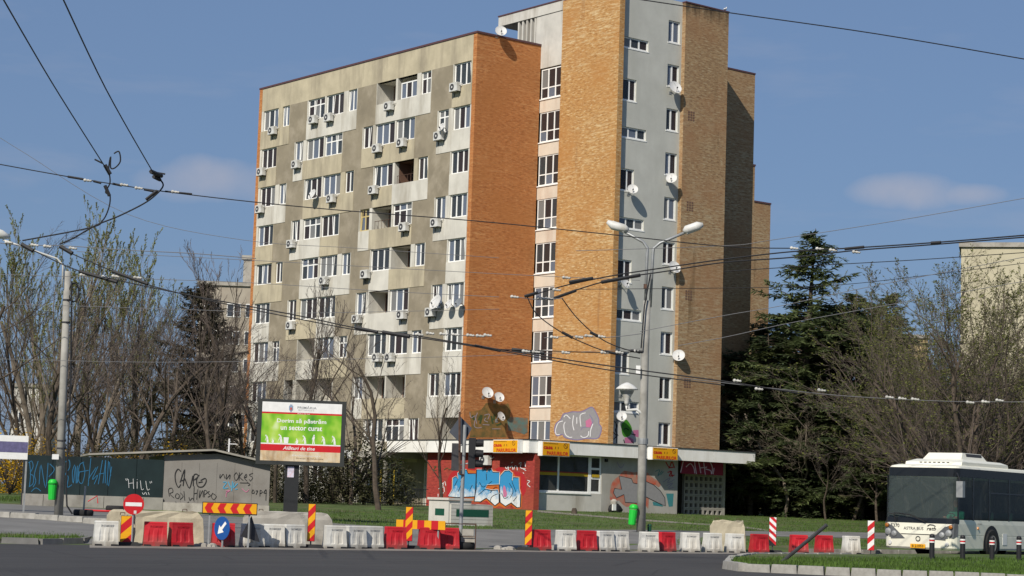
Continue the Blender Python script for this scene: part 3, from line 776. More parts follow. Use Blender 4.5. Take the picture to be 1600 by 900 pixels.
# --- the blue mural on the red brick
wk = Wall(pav, 'x', -2.46, BZ); zc = (670,680,6.667)
red = Z(*zc, [(190,600),(192,480),(235,390),(320,348),(430,335),(600,345),(690,352),(745,328),(800,350),(900,378),(975,398),(1012,470),(1016,560),(990,625),(955,650),(962,690),(900,760),(840,730),(740,728),(640,748),(590,690),(470,690),(200,645)])
paint(wk, 'graffiti', fill(wk, smooth_pl(red, True, 3), 0, None), P_['red'])
org = Z(*zc, [(290,440),(305,385),(360,350),(480,370),(500,350),(690,360),(740,400),(790,360),(880,380),(900,425),(955,430),(955,560),(975,640),(965,760),(915,770),(850,725),(790,760),(735,735),(690,760),(600,680),(520,705),(455,690),(400,660),(205,660),(235,560),(240,440)])
paint(wk, 'graffiti', fill(wk, org, 1, None), P_['orange'])
mur = mural_mat('mural_blue', (.03,.25,.50), (.66,.68,.68), .1, 2.0)
LET = [[(205,640),(245,570),(250,450),(285,430),(305,460),(300,400),(340,365),(395,360),(410,400),(495,400),(495,560),(480,640),(300,650)],
 [(500,360),(600,360),(605,390),(620,360),(655,355),(670,385),(740,390),(735,515),(610,520),(590,560),(660,575),(720,570),(735,620),(735,700),(690,735),(640,690),(600,655),(540,695),(475,690),(490,560)],
 [(736,520),(742,430),(790,375),(840,370),(875,400),(870,480),(880,440),(940,445),(945,560),(960,620),(955,750),(920,755),(860,705),(800,740),(745,700)]]
mb = MB(); ml = MB(); mw = MB()
for lt in LET:
    z = Z(*zc, lt); fill(wk, z, 2, None, mb); ribbon(wk, z, 1.5, 3.2, ml, True, False)
    ribbon(wk, [(x+.2,y-.9) for x, y in z[:len(z)*2//3]], .7, 4.2, mw, False, False)
for s in ([(305,590),(340,510),(330,480)],[(270,530),(300,470)],[(530,490),(570,540),(660,480)],[(520,620),(590,560)],[(640,600),(690,545),(715,545)],[(840,500),(880,580),(850,650)],[(870,490),(910,590)],[(435,560),(455,520)],[(600,400),(605,470)],[(640,690),(660,640),(720,610)],[(760,600),(790,660),(830,640)],[(880,690),(920,640)]):
    ribbon(wk, Z(*zc, s), .9, 3.4, ml)
paint(wk, 'graffiti', mb, mur); paint(wk, 'graffiti', ml, P_['black']); paint(wk, 'graffiti', mw, P_['white'])
paint(wk, 'graffiti', fill(wk, Z(*zc, [(773,560),(785,520),(800,540),(818,610),(806,648),(780,640)]), 4, None), P_['pink'])
strokes(wk, zc, [[(120,480),(115,530),(150,500)],[(155,490),(150,530)],[(170,480),(180,525)],[(105,560),(130,540),(125,590)],[(140,545),(160,540),(165,590)],[(100,610),(100,640)],[(130,605),(160,600)],[(145,600),(140,645)]], 1.0, 5, 'white')
strokes(wk, zc, [[(800,330),(815,350),(835,320),(830,365)],[(850,340),(870,320),(880,360)],[(890,355),(900,320),(920,330),(925,365)],[(860,290),(880,280)],[(940,300),(965,285),(960,340),(1010,350)],[(1005,280),(1010,330)],[(985,350),(1015,370)],[(1030,470),(1055,480),(1030,510),(1060,540)],[(985,390),(995,400)]], 1.0, 5, 'white')
strokes(wk, zc, [[(55,330),(80,325),(50,360),(85,365)],[(95,330),(110,360)],[(160,360),(200,340),(215,360),(270,320)]], .9, 5, 'dgreen')
# --- grey throw-up on the yellow brick of the tower
wt = Wall(bld, 'x', 5.05, BZ); zc = (840,600,6.92)
body = Z(*zc, [(185,500),(200,430),(250,385),(280,325),(330,312),(380,300),(470,300),(545,265),(580,250),(610,270),(660,370),(665,430),(690,470),(680,540),(640,590),(520,590),(420,605),(300,580),(270,545),(210,560)])
mb = fill(wt, smooth_pl(body, True, 3), 0, None); paint(wt, 'graffiti', mb, P_['grey'])
ml = MB(); ribbon(wt, body, 1.4, 1.2, ml, True); ribbon(wt, Z(*zc, [(560,330),(600,400),(560,460),(490,470),(470,500)]), 1.0, 1.3, ml); paint(wt, 'graffiti', ml, P_['purple'])
strokes(wt, zc, [[(275,400),(225,420),(195,500),(205,545),(240,545)],[(285,360),(310,335),(355,375)],[(300,410),(285,450),(300,540),(340,575),(375,575)],[(390,340),(380,430),(395,500)],[(470,460),(462,340),(520,312)],[(465,560),(500,580),(545,560),(555,510)],[(570,570),(575,500),(600,430)],[(425,360),(425,430)]], 1.3, 2, 'white')
paint(wt, 'graffiti', fill(wt, Z(*zc, [(520,400),(570,370),(590,420),(570,470),(525,465)]), 2.4, None), P_['pink'])
# --- green figure and scribbles on the grey tower wall: plain coloured blobs
wg = Wall(bld, 'y', -7.15, BZ)
paint(wg, 'graffiti', fill(wg, smooth_pl(Z(*zc, [(905,440),(930,410),(955,385),(985,410),(1020,480),(1005,550),(950,575),(915,540)]), True, 3), 0, None), P_['green'])
paint(wg, 'graffiti', fill(wg, Z(*zc, [(1030,500),(1090,495),(1095,580),(1040,560)]), 0, None), P_['pink'])
paint(wg, 'graffiti', fill(wg, Z(*zc, [(940,580),(1000,575),(1035,600),(1040,640),(945,640)]), 0, None), P_['pink'])
strokes(wg, zc, [[(830,400),(860,450),(840,500),(870,560)],[(850,430),(855,640)],[(815,520),(850,560),(820,600)],[(930,600),(940,640)],[(1010,620),(1040,640)],[(930,490),(960,480),(985,500)],[(1010,540),(1060,550)]], 1.4, 1, 'black')
# --- throw-up on the shop's grey wall
ws = Wall(pav, 'y', YG, BZ); zc = (930,690,7.27)
paint(ws, 'graffiti', fill(ws, smooth_pl(Z(*zc, [(165,610),(180,500),(210,440),(270,390),(330,330),(440,350),(560,330),(640,400),(740,470),(720,520),(640,480),(610,640),(600,770),(560,720),(350,740),(270,670),(180,670)]), True, 2), 0, None), mat('spray_faded_red', (.36,.06,.03), .8, .4, 2.5, col2=(.34,.26,.20)))
gr = Z(*zc, [(270,390),(410,420),(430,470),(480,480),(570,450),(660,490),(740,560),(790,640),(795,730),(740,710),(560,620),(490,610),(480,700),(340,690),(325,600),(240,640),(205,580),(220,530),(300,545)])
paint(ws, 'graffiti', fill(ws, gr, 1, None), P_['grey'])
ml = MB(); ribbon(ws, gr, 1.0, 2, ml, True, False); paint(ws, 'graffiti', ml, P_['black'])
paint(ws, 'graffiti', fill(ws, Z(*zc, [(805,590),(890,590),(880,735),(835,740)]), 1, None), P_['teal'])
paint(ws, 'graffiti', fill(ws, Z(*zc, [(650,682),(750,705),(772,738),(660,725)]), 1, None), P_['teal'])
strokes(ws, zc, [[(800,230),(840,290),(870,230),(900,300)],[(830,300),(890,290)],[(820,350),(870,340),(840,390),(900,380)],[(850,330),(880,400)]], 1.6, 2, 'red')
strokes(ws, zc, [[(680,340),(730,320),(710,390),(760,330)],[(740,380),(775,340)]], 1.0, 2, 'teal')
strokes(ws, zc, [[(770,460),(850,410),(820,470),(900,430)],[(810,500),(880,470),(830,530),(890,520)],[(245,230),(290,300),(330,250)]], .7, 2, 'purple')
wm = Wall(pav, 'y', -9.56, BZ); zc = (930,690,7.27)
strokes(wm, zc, [[(1030,290),(1080,250),(1120,300),(1130,360)],[(1150,370),(1130,230),(1170,220),(1200,360)],[(1240,300),(1230,215),(1250,375)],[(1190,300),(1270,290)],[(1250,310),(1310,330),(1320,370)],[(1300,225),(1330,290),(1325,370)],[(970,350),(1000,220)],[(1350,300),(1340,370)]], 1.3, 0, 'maroonw')
# --- worn painting on the brick end wall
wb = Wall(bld, 'y', 0.0, BZ); zc = (690,590,7.5)
fade = mat('faded_mural', (.30,.15,.045), .85, .2, 2.2, col2=(.085,.095,.035))
paint(wb, 'graffiti', fill(wb, Z(*zc, [(320,400),(460,380),(520,300),(640,290),(700,330),(780,300),(810,380),(800,480),(760,560),(760,700),(330,700),(350,560)]), 0, None), fade)
paint(wb, 'graffiti', fill(wb, Z(*zc, [(810,460),(1010,475),(1005,640),(970,665),(860,630),(780,620),(770,500)]), 1, None), mat('faded_teal', (.06,.20,.20), .85, .2, 2.0, col2=(.26,.13,.06)))
strokes(wb, zc, [[(330,410),(345,470),(400,450),(380,560),(420,590),(470,580)],[(420,410),(400,470),(410,540)],[(500,440),(560,430),(540,490)],[(480,550),(560,555)],[(590,600),(690,600)],[(520,470),(500,500),(540,520)]], .9, 2, 'lilac')
for s in ([(360,440),(380,500)],[(430,500),(470,440),(450,540)],[(580,450),(600,540)],[(620,430),(610,500)],[(640,560),(700,540)]): paint(wb, 'graffiti', ribbon(wb, Z(*zc, s), 3.0, 1.2, MB()), P_['dgreen'])
# ------------------------------------------------------------------ lettering
_txt = {}
def text_mesh(s, m, size=1.0, bold=0.0, shear=0.0, align='CENTER'):
    cu = bpy.data.curves.new('lettering', 'FONT'); cu.body = s; cu.size = size; cu.align_x = align; cu.align_y = 'CENTER'
    cu.offset = bold; cu.shear = shear; cu.resolution_u = 2
    o = bpy.data.objects.new('lettering', cu); COL.objects.link(o)
    dg = bpy.context.evaluated_depsgraph_get(); me = bpy.data.meshes.new_from_object(o.evaluated_get(dg))
    bpy.data.objects.remove(o); me.materials.clear(); me.materials.append(m); return me
def lettering(parent, s, m, w, h, x, y, z, rotz=0.0, bold=.01, shear=0.0, name='lettering'):
    me = text_mesh(s, m, 1.0, bold, shear); xs = [v.co.x for v in me.vertices]; zs = [v.co.y for v in me.vertices]
    sx = w/max(1e-6, max(xs)-min(xs)); sy = h/max(1e-6, max(zs)-min(zs)); cx = (max(xs)+min(xs))/2; cy = (max(zs)+min(zs))/2
    for v in me.vertices: v.co = ((v.co.x-cx)*sx, 0, (v.co.y-cy)*sy)
    return obj(name, me, None, parent, (x,y,z), rotz)
def bet_sign(loc, rotz, w, h, d, label):
    t = thing('shop_sign', label, 'sign', loc, rotz, 'yellow betting shop signs on the canopy')
    obj('box', MB().box(0,w,0,d,0,h), M['white'], t)
    obj('face', MB().box(.04,w-.04,-.02,-.002,.04,h-.04), M['yel'], t)
    lettering(t, 'casa', M['red'], w*.34, h*.20, w*.20, -.026, h*.56, bold=.035)
    lettering(t, 'PARIURILOR', M['red'], w*.78, h*.27, w*.55, -.026, h*.20, bold=.03)
    lettering(t, 'WWW.CASAPARIURILOR', M['black'], w*.52, h*.07, w*.30, -.026, h*.86, bold=.01)
    rg = MB()
    for k in range(20):
        a, b = 2*pi*k/20, 2*pi*(k+1)/20; c = (w*.84, h*.74); r0, r1 = h*.19, h*.15
        rg.quad(*[(c[0]+r*cos(q), -.026, c[1]+r*sin(q)) for r, q in ((r0,a),(r0,b),(r1,b),(r1,a))])
    rg.quad((w*.84-h*.15,-.0262,h*.86),(w*.84-h*.11,-.0262,h*.88),(w*.84+h*.15,-.0262,h*.62),(w*.84+h*.11,-.0262,h*.60))
    rg.quad((w*.46,-.026,h*.66),(w*.48,-.026,h*.66),(w*.47,-.026,h*.5),(w*.45,-.026,h*.5)); rg.quad((w*.55,-.026,h*.66),(w*.57,-.026,h*.66),(w*.58,-.026,h*.5),(w*.56,-.026,h*.5))
    obj('emblem', rg, flat('sign_dark_red', (.16,.05,.01), .5), t)
    return t
p = onx(770,707.5,-3.3); q = onx(809,707.5,-3.3); r = onx(770,687,-3.3)
bet_sign(tuple(bw(-3.3, p.y, p.z)), PSI+AROT, p.y-q.y, r.z-p.z, .34, 'yellow betting shop sign on the left canopy edge above the red brick wall')
p = ony(847,712,-10.4); q = ony(890,712,-10.4); r = ony(847,689,-10.4)
bet_sign(tuple(bw(p.x, -10.4, p.z)), PSI, q.x-p.x, r.z-p.z, .38, 'yellow betting shop sign at the canopy corner above the shop window')
p = ony(1019,718,-10.4); q = ony(1059,718,-10.4); r = ony(1019,698,-10.4)
bet_sign(tuple(bw(p.x, -10.4, p.z)), PSI, q.x-p.x, r.z-p.z, .38, 'yellow betting shop sign right of the street lamp')
# ================================================================== AIR CONDITIONERS AND DISHES ON THE BLOCK
def make_ac():
    t = thing('air_conditioner', 'x', 'air conditioner', (0,0,0), 0, 'air conditioners on the apartment block')   # local: outward -y, centre of back at origin
    b = MB(); b.hexa([(-.40,-.36,-.27),(.40,-.36,-.27),(.40,-.08,-.27),(-.40,-.08,-.27)], [(-.40,-.36,.27),(.40,-.36,.27),(.40,-.08,.27),(-.40,-.08,.27)])
    obj('casing', b, M['metal_w'], t)
    f = MB(); f.lathe([(.21,-.366),(.21,-.362)], 18, (-.12,0,0), 'y'); obj('fan_grille', f, M['grille'], t)
    r = MB(); r.lathe([(.07,-.371),(.07,-.3665)], 12, (-.12,0,0), 'y'); obj('fan_hub', r, M['metal_w'], t)
    for s in (-.3,.3): obj('bracket', MB().box(s-.02,s+.02,-.38,0,-.31,-.272).box(s-.02,s+.02,-.03,0,-.55,-.31), M['dark_steel'], t)
    p = MB(); p.tube([(.36,-.2,.1),(.5,-.1,.12),(.52,-.01,.2)], .025, 5); obj('pipe', p, M['metal_w'], t)
    return t
ac0 = make_ac(); ac_used = False
AC = [(135,612,0),(325,560,0),(398,550,0),(680,497,0),(990,408,0),(82,805,0),(245,770,0),(625,695,0),(740,668,0),(915,637,0),(607,890,0),
 (75,80,1),(410,30,1),(222,243,1),(375,415,1),(570,385,1),(750,163,1),(900,143,1),(875,563,1),(530,595,1),(740,575,1),(220,625,1),(625,775,1),(685,775,1)]
acs = []
for x, y, c in AC:
    px, py = 380+x/3, 300*c+y/3; p = onx(px, py, -.28); acs.append((round((28.22-p.z)/2.745), -p.y, p))
acs.sort(key=lambda a: (a[0], a[1])); cnt = {}
for row, _, p in acs: cnt[row] = cnt.get(row, 0)+1
seen = {}
for row, _, p in acs:
    k = seen.get(row, 0); seen[row] = k+1
    o = ac0 if not ac_used else copy_tree(ac0); ac_used = True
    o.location = bw(-.03, p.y, p.z); o.rotation_euler = (0,0,PSI+AROT)
    rw = ORD[max(0,row-1)]
    o['label'] = ('white air conditioner, the only one under the %s facade window row from the top' % rw) if cnt[row] == 1 else \
        ('white air conditioner, %s from left under the %s facade window row from top' % (ORD[k], rw))
o = copy_tree(ac0); p = onx(757,719,-2.75); o.location = bw(-2.46, p.y, p.z); o.rotation_euler = (0,0,PSI+AROT); o['label'] = 'white air conditioner on the red brick wall behind the traffic light'

def make_dish(R, m, lab):
    t = thing('satellite_dish', lab, 'satellite dish', (0,0,0), 0, 'satellite dishes on the apartment block')   # bowl opens towards -y, tilted up; wall behind at +y
    d = MB(); n = 5
    prof = [(max(.001,R*i/n), .22*R*(i/n)**2) for i in range(n+1)]
    d.lathe([(r, -h) for r, h in prof]+[(R*1.015, -.22*R-.004), (R*1.0,-.22*R+.02)]+[(max(.001,r*.98), -h+.025) for r, h in reversed(prof[:-1])], 20, (0,0,0), 'y', False)
    a = obj('reflector', d, M[m], t, (0,-.42,0), rot=(RAD(-24),0,0), smooth=True)
    f = MB(); f.tube([(0,0,-R*.9),(0,-R*.75,-R*.35)], .018, 5); f.tube([(0,0,R*.9),(0,-R*.75,-R*.3)], .006, 4)
    obj('feed_arm', f, M['steel'], t, (0,-.42,0), rot=(RAD(-24),0,0))
    h = MB(); h.lathe([(.035,0),(.045,.06),(.03,.12)], 8, (0,-R*.75,-R*.38), 'y'); obj('feed_horn', h, M['black'], t, (0,-.42,0), rot=(RAD(-24),0,0))
    w = MB(); w.tube([(0,-.38,0),(0,-.12,-.02),(0,0,-.25)], .03, 6); w.box(-.1,.1,-.02,0,-.35,-.15); obj('mount', w, M['steel'], t)
    return t
def dish_at(plane, px, py, rpx, lab, m='dish', yaw=0.0):
    if plane[0] == 'x': p = onx(px, py, plane[1]-.45); loc = bw(plane[1], p.y, p.z); rz = PSI+AROT
    else: p = ony(px, py, plane[1]-.45); loc = bw(p.x, plane[1], p.z); rz = PSI
    t = make_dish(rpx/26.5, m, lab); t.location = loc; t.rotation_euler = (0,0,rz)
    for c in t.children:
        if c.name.split('.')[0] != 'mount':
            r = c.rotation_euler.x; c.rotation_euler = (r,0,yaw)
FA, FB, TG, TB = ('x',-.03), ('y',0.0), ('y',-7.15), ('y',-7.45)
dish_at(FA, 690, 199, 7.5, 'white satellite dish on the grey facade, near the brick corner, second window row from top')
dish_at(FA, 488, 304, 10, 'large white satellite dish in the middle of the grey facade')
dish_at(FA, 681, 473, 13, 'biggest white dish, left one of three beside the brick corner')
dish_at(FA, 701, 476, 8.5, 'small white dish, middle one of three beside the brick corner')
dish_at(FA, 716, 474, 8.5, 'dark grey dish, right one of three beside the brick corner', 'dish_grey')
dish_at(FB, 783, 49, 9.5, 'white satellite dish at the roof edge of the orange brick end wall', yaw=-.5)
dish_at(FB, 762, 614, 9.5, 'white dish with red marks on the orange brick wall, upper left of three', yaw=-.3)
dish_at(FB, 780, 621, 8.5, 'white dish on the orange brick wall, upper right of three', yaw=-.3)
dish_at(FB, 783, 651, 8, 'white dish on the orange brick wall, lowest of three above the yellow sign', yaw=.2)
dish_at(TG, 1055, 137, 11, 'round white dish beside the second window of the tower corner column', yaw=-.2)
dish_at(TG, 1050, 279, 9, 'white dish turned aside at the fourth window of the tower corner column', yaw=-.9)
dish_at(TG, 1054, 418, 10.5, 'white dish above the brown brick edge at the lamp arm', yaw=-.2)
dish_at(TG, 1061, 556, 10, 'narrow looking white dish below the middle of the brown brick edge', yaw=-.8)
dish_at(TG, 989, 296, 8.5, 'white dish low at a tall window near the yellow brick edge', yaw=-.6)
dish_at(TG, 976, 442, 9.5, 'cream dish at the lamp post below a tall window', yaw=.2)
dish_at(TG, 977, 612, 8.5, 'white dish right behind the globe lantern', yaw=.5)
dish_at(TG, 972, 651, 8, 'white dish under the lowest wide window above the green graffiti', yaw=-.7)

# ================================================================== STREET FURNITURE
def face(P): return atan2(P.y, P.x)-pi/2           # rotz so that -y faces the camera
def rdY(px):                                       # depth of the barrier row at a photo column
    lo, hi = 30.0, 110.0
    for _ in range(40):
        m = (lo+hi)/2; p = onY(px, 800, m)
        if sdist(p.x, p.y) > -.25: hi = m
        else: lo = m
    return lo
def rowpt(px, ds=0.0): p = onY(px, 800, rdY(px)); return Vector((p.x+LN.x*ds, p.y+LN.y*ds, 0.0 if ds < .45 else gz(p.x+LN.x*ds, p.y+LN.y*ds)))
# --- plastic barriers
def make_barrier(m):
    L, T, H = .57, .33, .59
    secs = [(0,1.0,1.0),(.10,1.0,1.0),(.14,.99,.93),(.28,.97,.78),(.45,.95,.66),(.53,.95,.64),(.56,.96,.66),(.59,.93,.60)]
    b = MB(); rings = []
    nx = 12
    for z, fx, fy in secs:
        hx, hy = L/2*fx, T/2*fy; r = []
        xsn = [-1,-.62,-.5,-.26,-.14,.14,.26,.5,.62,1]
        for s in (-1, 1):
            for x in (xsn if s < 0 else xsn[::-1]):
                k = 1.0
                if .1 < z < .45 and (abs(x) in (.5,.26) or abs(x) in (.14,.62)): k = .90 if abs(x) in (.5,.26) else 1.03
                r.append((x*hx, s*hy*k, z))
        rings.append(r)
    b.loft(rings)
    body = b.mesh('body', m)
    return body
BM = {c: make_barrier(M['p_white' if c == 'w' else 'p_red']) for c in 'wr'}
foot = MB().box(-.08,.08,-.19,.19,0,.045).mesh('foot_slot', M['black'])
BAR = [(167,'w'),(248,'r'),(285,'r'),(347,'r'),(399,'w'),(430,'w'),(461,'w'),(525,'w'),(557,'w'),(586,'w'),(620,'r'),(675,'r'),(700,'r'),
 (850,'r'),(886,'w'),(916,'r'),(942,'w'),(966,'w'),(1011,'w'),(1044,'r'),(1083,'w'),(1115,'w'),(1148,'w'),(1185,'r'),(1251,'r'),(1292,'r'),(1327,'w')]
brng = random.Random(4); nc = {'w':0,'r':0}
for x, c in BAR:
    p = rowpt(x, 0.0); k = nc[c]; nc[c] += 1
    t = thing('plastic_barrier', '%s plastic water-filled road barrier, %s %s one from the left' % ('white' if c == 'w' else 'red', ORD[k], 'white' if c == 'w' else 'red'), 'barrier', (p.x, p.y, 0), RAD(26)+brng.uniform(-.24,.24), 'plastic barriers along the road edge')
    obj('body', BM[c], None, t); t.rotation_euler.x = brng.uniform(-.03,.03); t.location.x += LN.x*brng.uniform(-.12,.12); t.location.y += LN.y*brng.uniform(-.12,.12)
    for s in (-.19,.19): obj('foot_slot', foot, None, t, (s,0,-.002))
    lettering(t, 'ROMSEF', M['steel'] if c == 'w' else flat('embossed_red', (.36,.012,.02), .5), .30, .05, 0.02, -.118, .475, 0, .01, name='embossed_letters')
# --- concrete blocks
def conc_block(label, pxl, pxr, ytop, ds, dep=.6, m='conc_yel', seed=1, chamfer=.12, rot=None):
    px = (pxl+pxr)/2; p = rowpt(px, ds); s = ppm(p.y); w = (pxr-pxl)/s; h = topz(px, ytop, p)-p.z
    r = random.Random(seed); b = MB(); rings = []; n = 9
    for f, z in ((1.0,0),(1.0,h*.45),(.97,h*.8),(.90,h*.93),(.84,h)):
        ring = []
        for sy in (-1,1):
            for i in (range(n) if sy < 0 else range(n-1,-1,-1)):
                x = -w/2+w*i/(n-1); ring.append((x*(f if i in (0,n-1) else 1)+r.uniform(-.025,.025), sy*dep/2*(.6+.4*f)+r.uniform(-.02,.02), z+(r.uniform(-.03,.03) if z > h*.8 else 0)))
        rings.append(ring)
    b.loft(rings)
    t = thing('concrete_block', label, 'concrete block', (p.x,p.y,p.z-.01), face(p) if rot is None else rot)
    obj('block', b, M[m], t)
    lp = MB()
    for q in (-.3,.3): lp.tube([(q*w-.06,0,h-.04),(q*w-.05,0,h+.06),(q*w+.05,0,h+.06),(q*w+.06,0,h-.04)], .012, 5)
    obj('lifting_loop', lp, M['rust'], t); return t
conc_block('long concrete block behind two red barriers and the shed wall', 216, 366, 799, 1.4, seed=2)
conc_block('rough concrete block behind white barriers under the billboard', 437, 578, 802, 1.6, m='conc', seed=3)
conc_block('pale concrete block beside the red and white striped panel', 1151, 1206, 814, 1.1, seed=4)
t = conc_block('narrow upright concrete slab beside the no-entry sign', 206, 231, 805, .55, dep=.35, seed=5)
# --- striped panels
def stripes(w, h, n, slope, m1, m2, z0=0.0):
    """diagonal bands clipped to a w x h board, as flat strips on the face"""
    mb = MB(); per = (h+w*slope)/n
    for i in range(n+1):
        a = -w*slope+i*per*1.0
        for mi, (lo, hi) in ((0,(a,a+per/2)),(1,(a+per/2,a+per))):
            pts = []
            poly = [(0,lo),(0,hi),(w,hi+w*slope),(w,lo+w*slope)]
            for lim, sgn in ((0,1),(h,-1)):
                out = []
                for k in range(len(poly)):
                    p, q = poly[k], poly[(k+1)%len(poly)]; ip = sgn*(p[1]-lim) >= 0; iq = sgn*(q[1]-lim) >= 0
                    if ip: out.append(p)
                    if ip != iq: u = (lim-p[1])/(q[1]-p[1]); out.append((p[0]+(q[0]-p[0])*u, lim))
                poly = out
                if not poly: break
            if len(poly) >= 3: mb.mi = mi; mb.poly([(x,0,z) for x, z in poly])
    return mb
def stripe_panel(label, px0, px1, yt, yb, ds, mats, slope=.9, n=3, base=True, lean=0.0, yaw=0.0):
    px = (px0+px1)/2; p = rowpt(px, ds); s = ppm(p.y); w = (px1-px0)/s; z1 = topz(px, yt, p)-p.z; z0 = max(.05, topz(px, yb, p)-p.z)
    t = thing('striped_panel', label, 'traffic sign', (p.x,p.y,p.z), face(p)+yaw, 'striped warning panels')
    obj('board', MB().box(-w/2,w/2,0,.03,z0,z1), M['black'], t)
    obj('stripes', stripes(w-.02, z1-z0-.02, n, slope, None, None), [M[mats[0]], M[mats[1]]], t, (-w/2+.01,-.004,z0+.01))
    obj('post', MB().box(-.02,.02,.032,.07,0,z1-.05), M['dark_steel'], t)
    if base:
        b = MB(); b.hexa([(-.35,-.2,0),(.35,-.2,0),(.35,.25,0),(-.35,.25,0)],[(-.28,-.12,.09),(.28,-.12,.09),(.28,.18,.09),(-.28,.18,.09)]); obj('foot', b, M['rubber'], t)
    return t
stripe_panel('red and yellow striped panel in front of the concrete block under the billboard', 481.5, 493.5, 787, 846, .0, ('red','yel'), 1.1)
stripe_panel('red and yellow striped panel behind the horizontal barrier board', 643, 655, 792, 846, .25, ('red','yel'), 1.1)
stripe_panel('red and yellow striped panel standing alone left of a red barrier', 821, 832.5, 797, 852, .0, ('red','yel'), 1.1)
stripe_panel('red and white striped panel beside the pale concrete block', 1206, 1217.5, 808, 853, .1, ('red','white'), -.9)
stripe_panel('white and red striped panel just left of the bus', 1354, 1365, 813, 860, -.05, ('red','white'), .9, base=False)
stripe_panel('dark leaning red and yellow panel under the no-entry sign', 195, 214, 806, 848, .15, ('red','yel'), .9, n=2)
# --- horizontal board and chevron board
def hboard(name, label, px0, px1, yt, yb, ds, kind):
    px = (px0+px1)/2; p = rowpt(px, ds); s = ppm(p.y); w = (px1-px0)/s; z1 = topz(px, yt, p)-p.z; z0 = topz(px, yb, p)-p.z; h = z1-z0
    t = thing(name, label, 'traffic sign', (p.x,p.y,p.z), face(p))
    obj('board', MB().box(-w/2,w/2,0,.03,z0,z1), M['black'], t); mb = MB()
    if kind == 'block':
        n = 7
        for i in range(n): mb.mi = 1 if i % 2 == 0 else 0; a = -w/2+w*i/n; mb.quad((a,-.004,z0),(a+w/n,-.004,z0),(a+w/n,-.004,z1),(a,-.004,z1))
    else:
        mb.mi = 1; mb.quad((-w/2+.02,-.003,z0+.03),(w/2-.02,-.003,z0+.03),(w/2-.02,-.003,z1-.02),(-w/2+.02,-.003,z1-.02)); mb.mi = 0
        for i in range(4):
            a = -w/2+.06+i*(w-.1)/4; k = h*.42; b = (w-.1)/8; zm = (z0+z1)/2
            mb.poly([(a,-.006,zm),(a+k*.55,-.006,z1-.025),(a+k*.55+b,-.006,z1-.025),(a+b,-.006,zm),(a+k*.55+b,-.006,z0+.035),(a+k*.55,-.006,z0+.035)])
    obj('face', mb, [M['red'], M['yel']], t)
    for q in (-.36,.36): obj('leg', MB().box(q*w-.02,q*w+.02,.032,.07,0,z0+.1), M['steel'], t)
    return t
hboard('chevron_board', 'red and yellow chevron board on posts in front of the shed', 311, 396, 785, 804, -.15, 'chev')
hboard('barrier_board', 'horizontal board of red and yellow blocks between red barriers', 622, 698, 813, 827, .05, 'block')
# --- round signs, triangle
def disc_sign(name, label, px, py, rpx, ds, m, yaw, draw, post=True):
    p = rowpt(px, ds); s = ppm(p.y); R = rpx/s; zc = topz(px, py, p)-p.z
    t = thing(name, label, 'traffic sign', (p.x,p.y,p.z), face(p)+yaw)
    d = MB(); d.lathe([(R,0),(R,.012)], 28, (0,0,zc), 'y'); obj('plate', d, M[m], t)
    draw(t, R, zc)
    if post: obj('post', MB().tube([(0,.04,0),(0,.04,zc+R*.6)], .025, 8), M['steel'], t)
    return t
def d_noentry(t, R, z): obj('bar', MB().quad((-R*.78,-.004,z-R*.18),(R*.78,-.004,z-R*.18),(R*.78,-.004,z+R*.18),(-R*.78,-.004,z+R*.18)), M['white'], t); obj('sticker', MB().quad((R*.05,-.004,z-R*.9),(R*.3,-.004,z-R*.9),(R*.3,-.004,z-R*.6),(R*.05,-.004,z-R*.6)), M['metal_w'], t)
def d_arrow(t, R, z):
    a = RAD(225); dx, dz = cos(a), sin(a); nx, nz = -dz, dx
    def P(l, w): return (dx*l*R+nx*w*R, -.004, z+dz*l*R+nz*w*R)
    obj('arrow', MB().poly([P(-.7,-.13),P(.05,-.13),P(.05,-.42),P(.72,0),P(.05,.42),P(.05,.13),P(-.7,.13)]), M['white'], t)
disc_sign('no_entry_sign', 'round red no-entry sign with white bar in front of the shed', 210, 788, 16, .05, 'red', 0.0, d_noentry)
disc_sign('keep_left_sign', 'round blue sign with white arrow below the chevron board', 339, 825, 18, -.25, 'blue', -.85, d_arrow)
p = rowpt(382, -.3); s = ppm(p.y); t = thing('triangle_sign', 'dark back of a triangular sign below the chevron board', 'traffic sign', (p.x,p.y,0), face(p)+.5)
zt_, zb_ = topz(382,806,p), topz(382,840,p); w = 17/s
obj('plate', MB().prism([(-w,0,zb_+.03),(w*1.0,0,zb_-.1),(w*.05,0,zt_)], (0,.015,0)), M['dark_steel'], t)
obj('leg', MB().tube([(-.05,.04,0),(.02,.03,zt_-.2)], .018, 6), M['steel'], t); obj('leg', MB().tube([(.14,.2,0),(.04,.05,zt_-.2)], .018, 6), M['steel'], t)
# --- rubble under the blocks
for px, lab in ((318,'heap of broken rubble between the red barriers and the chevron board'),(805,'low dirt mound at the foot of the lone striped panel')):
    p = rowpt(px, .25); r = random.Random(px); mb = MB()
    for k in range(7):
        c = (r.uniform(-.45,.45), r.uniform(-.2,.2)); q = r.uniform(.06,.15)
        mb.loft([[(c[0]+q*1.3*cos(a)*r.uniform(.8,1.2), c[1]+q*1.3*sin(a), 0) for a in [i*pi/3 for i in range(6)]],[(c[0]+q*cos(a), c[1]+q*sin(a)*r.uniform(.8,1.2), q*.8) for a in [i*pi/3 for i in range(6)]],[(c[0]+q*.4*cos(a), c[1]+q*.4*sin(a), q*1.1) for a in [i*pi/3 for i in range(6)]]])
    stuff(obj('rubble', mb, M['conc'], None, (p.x,p.y,p.z-.01), face(p)), lab, 'rubble')
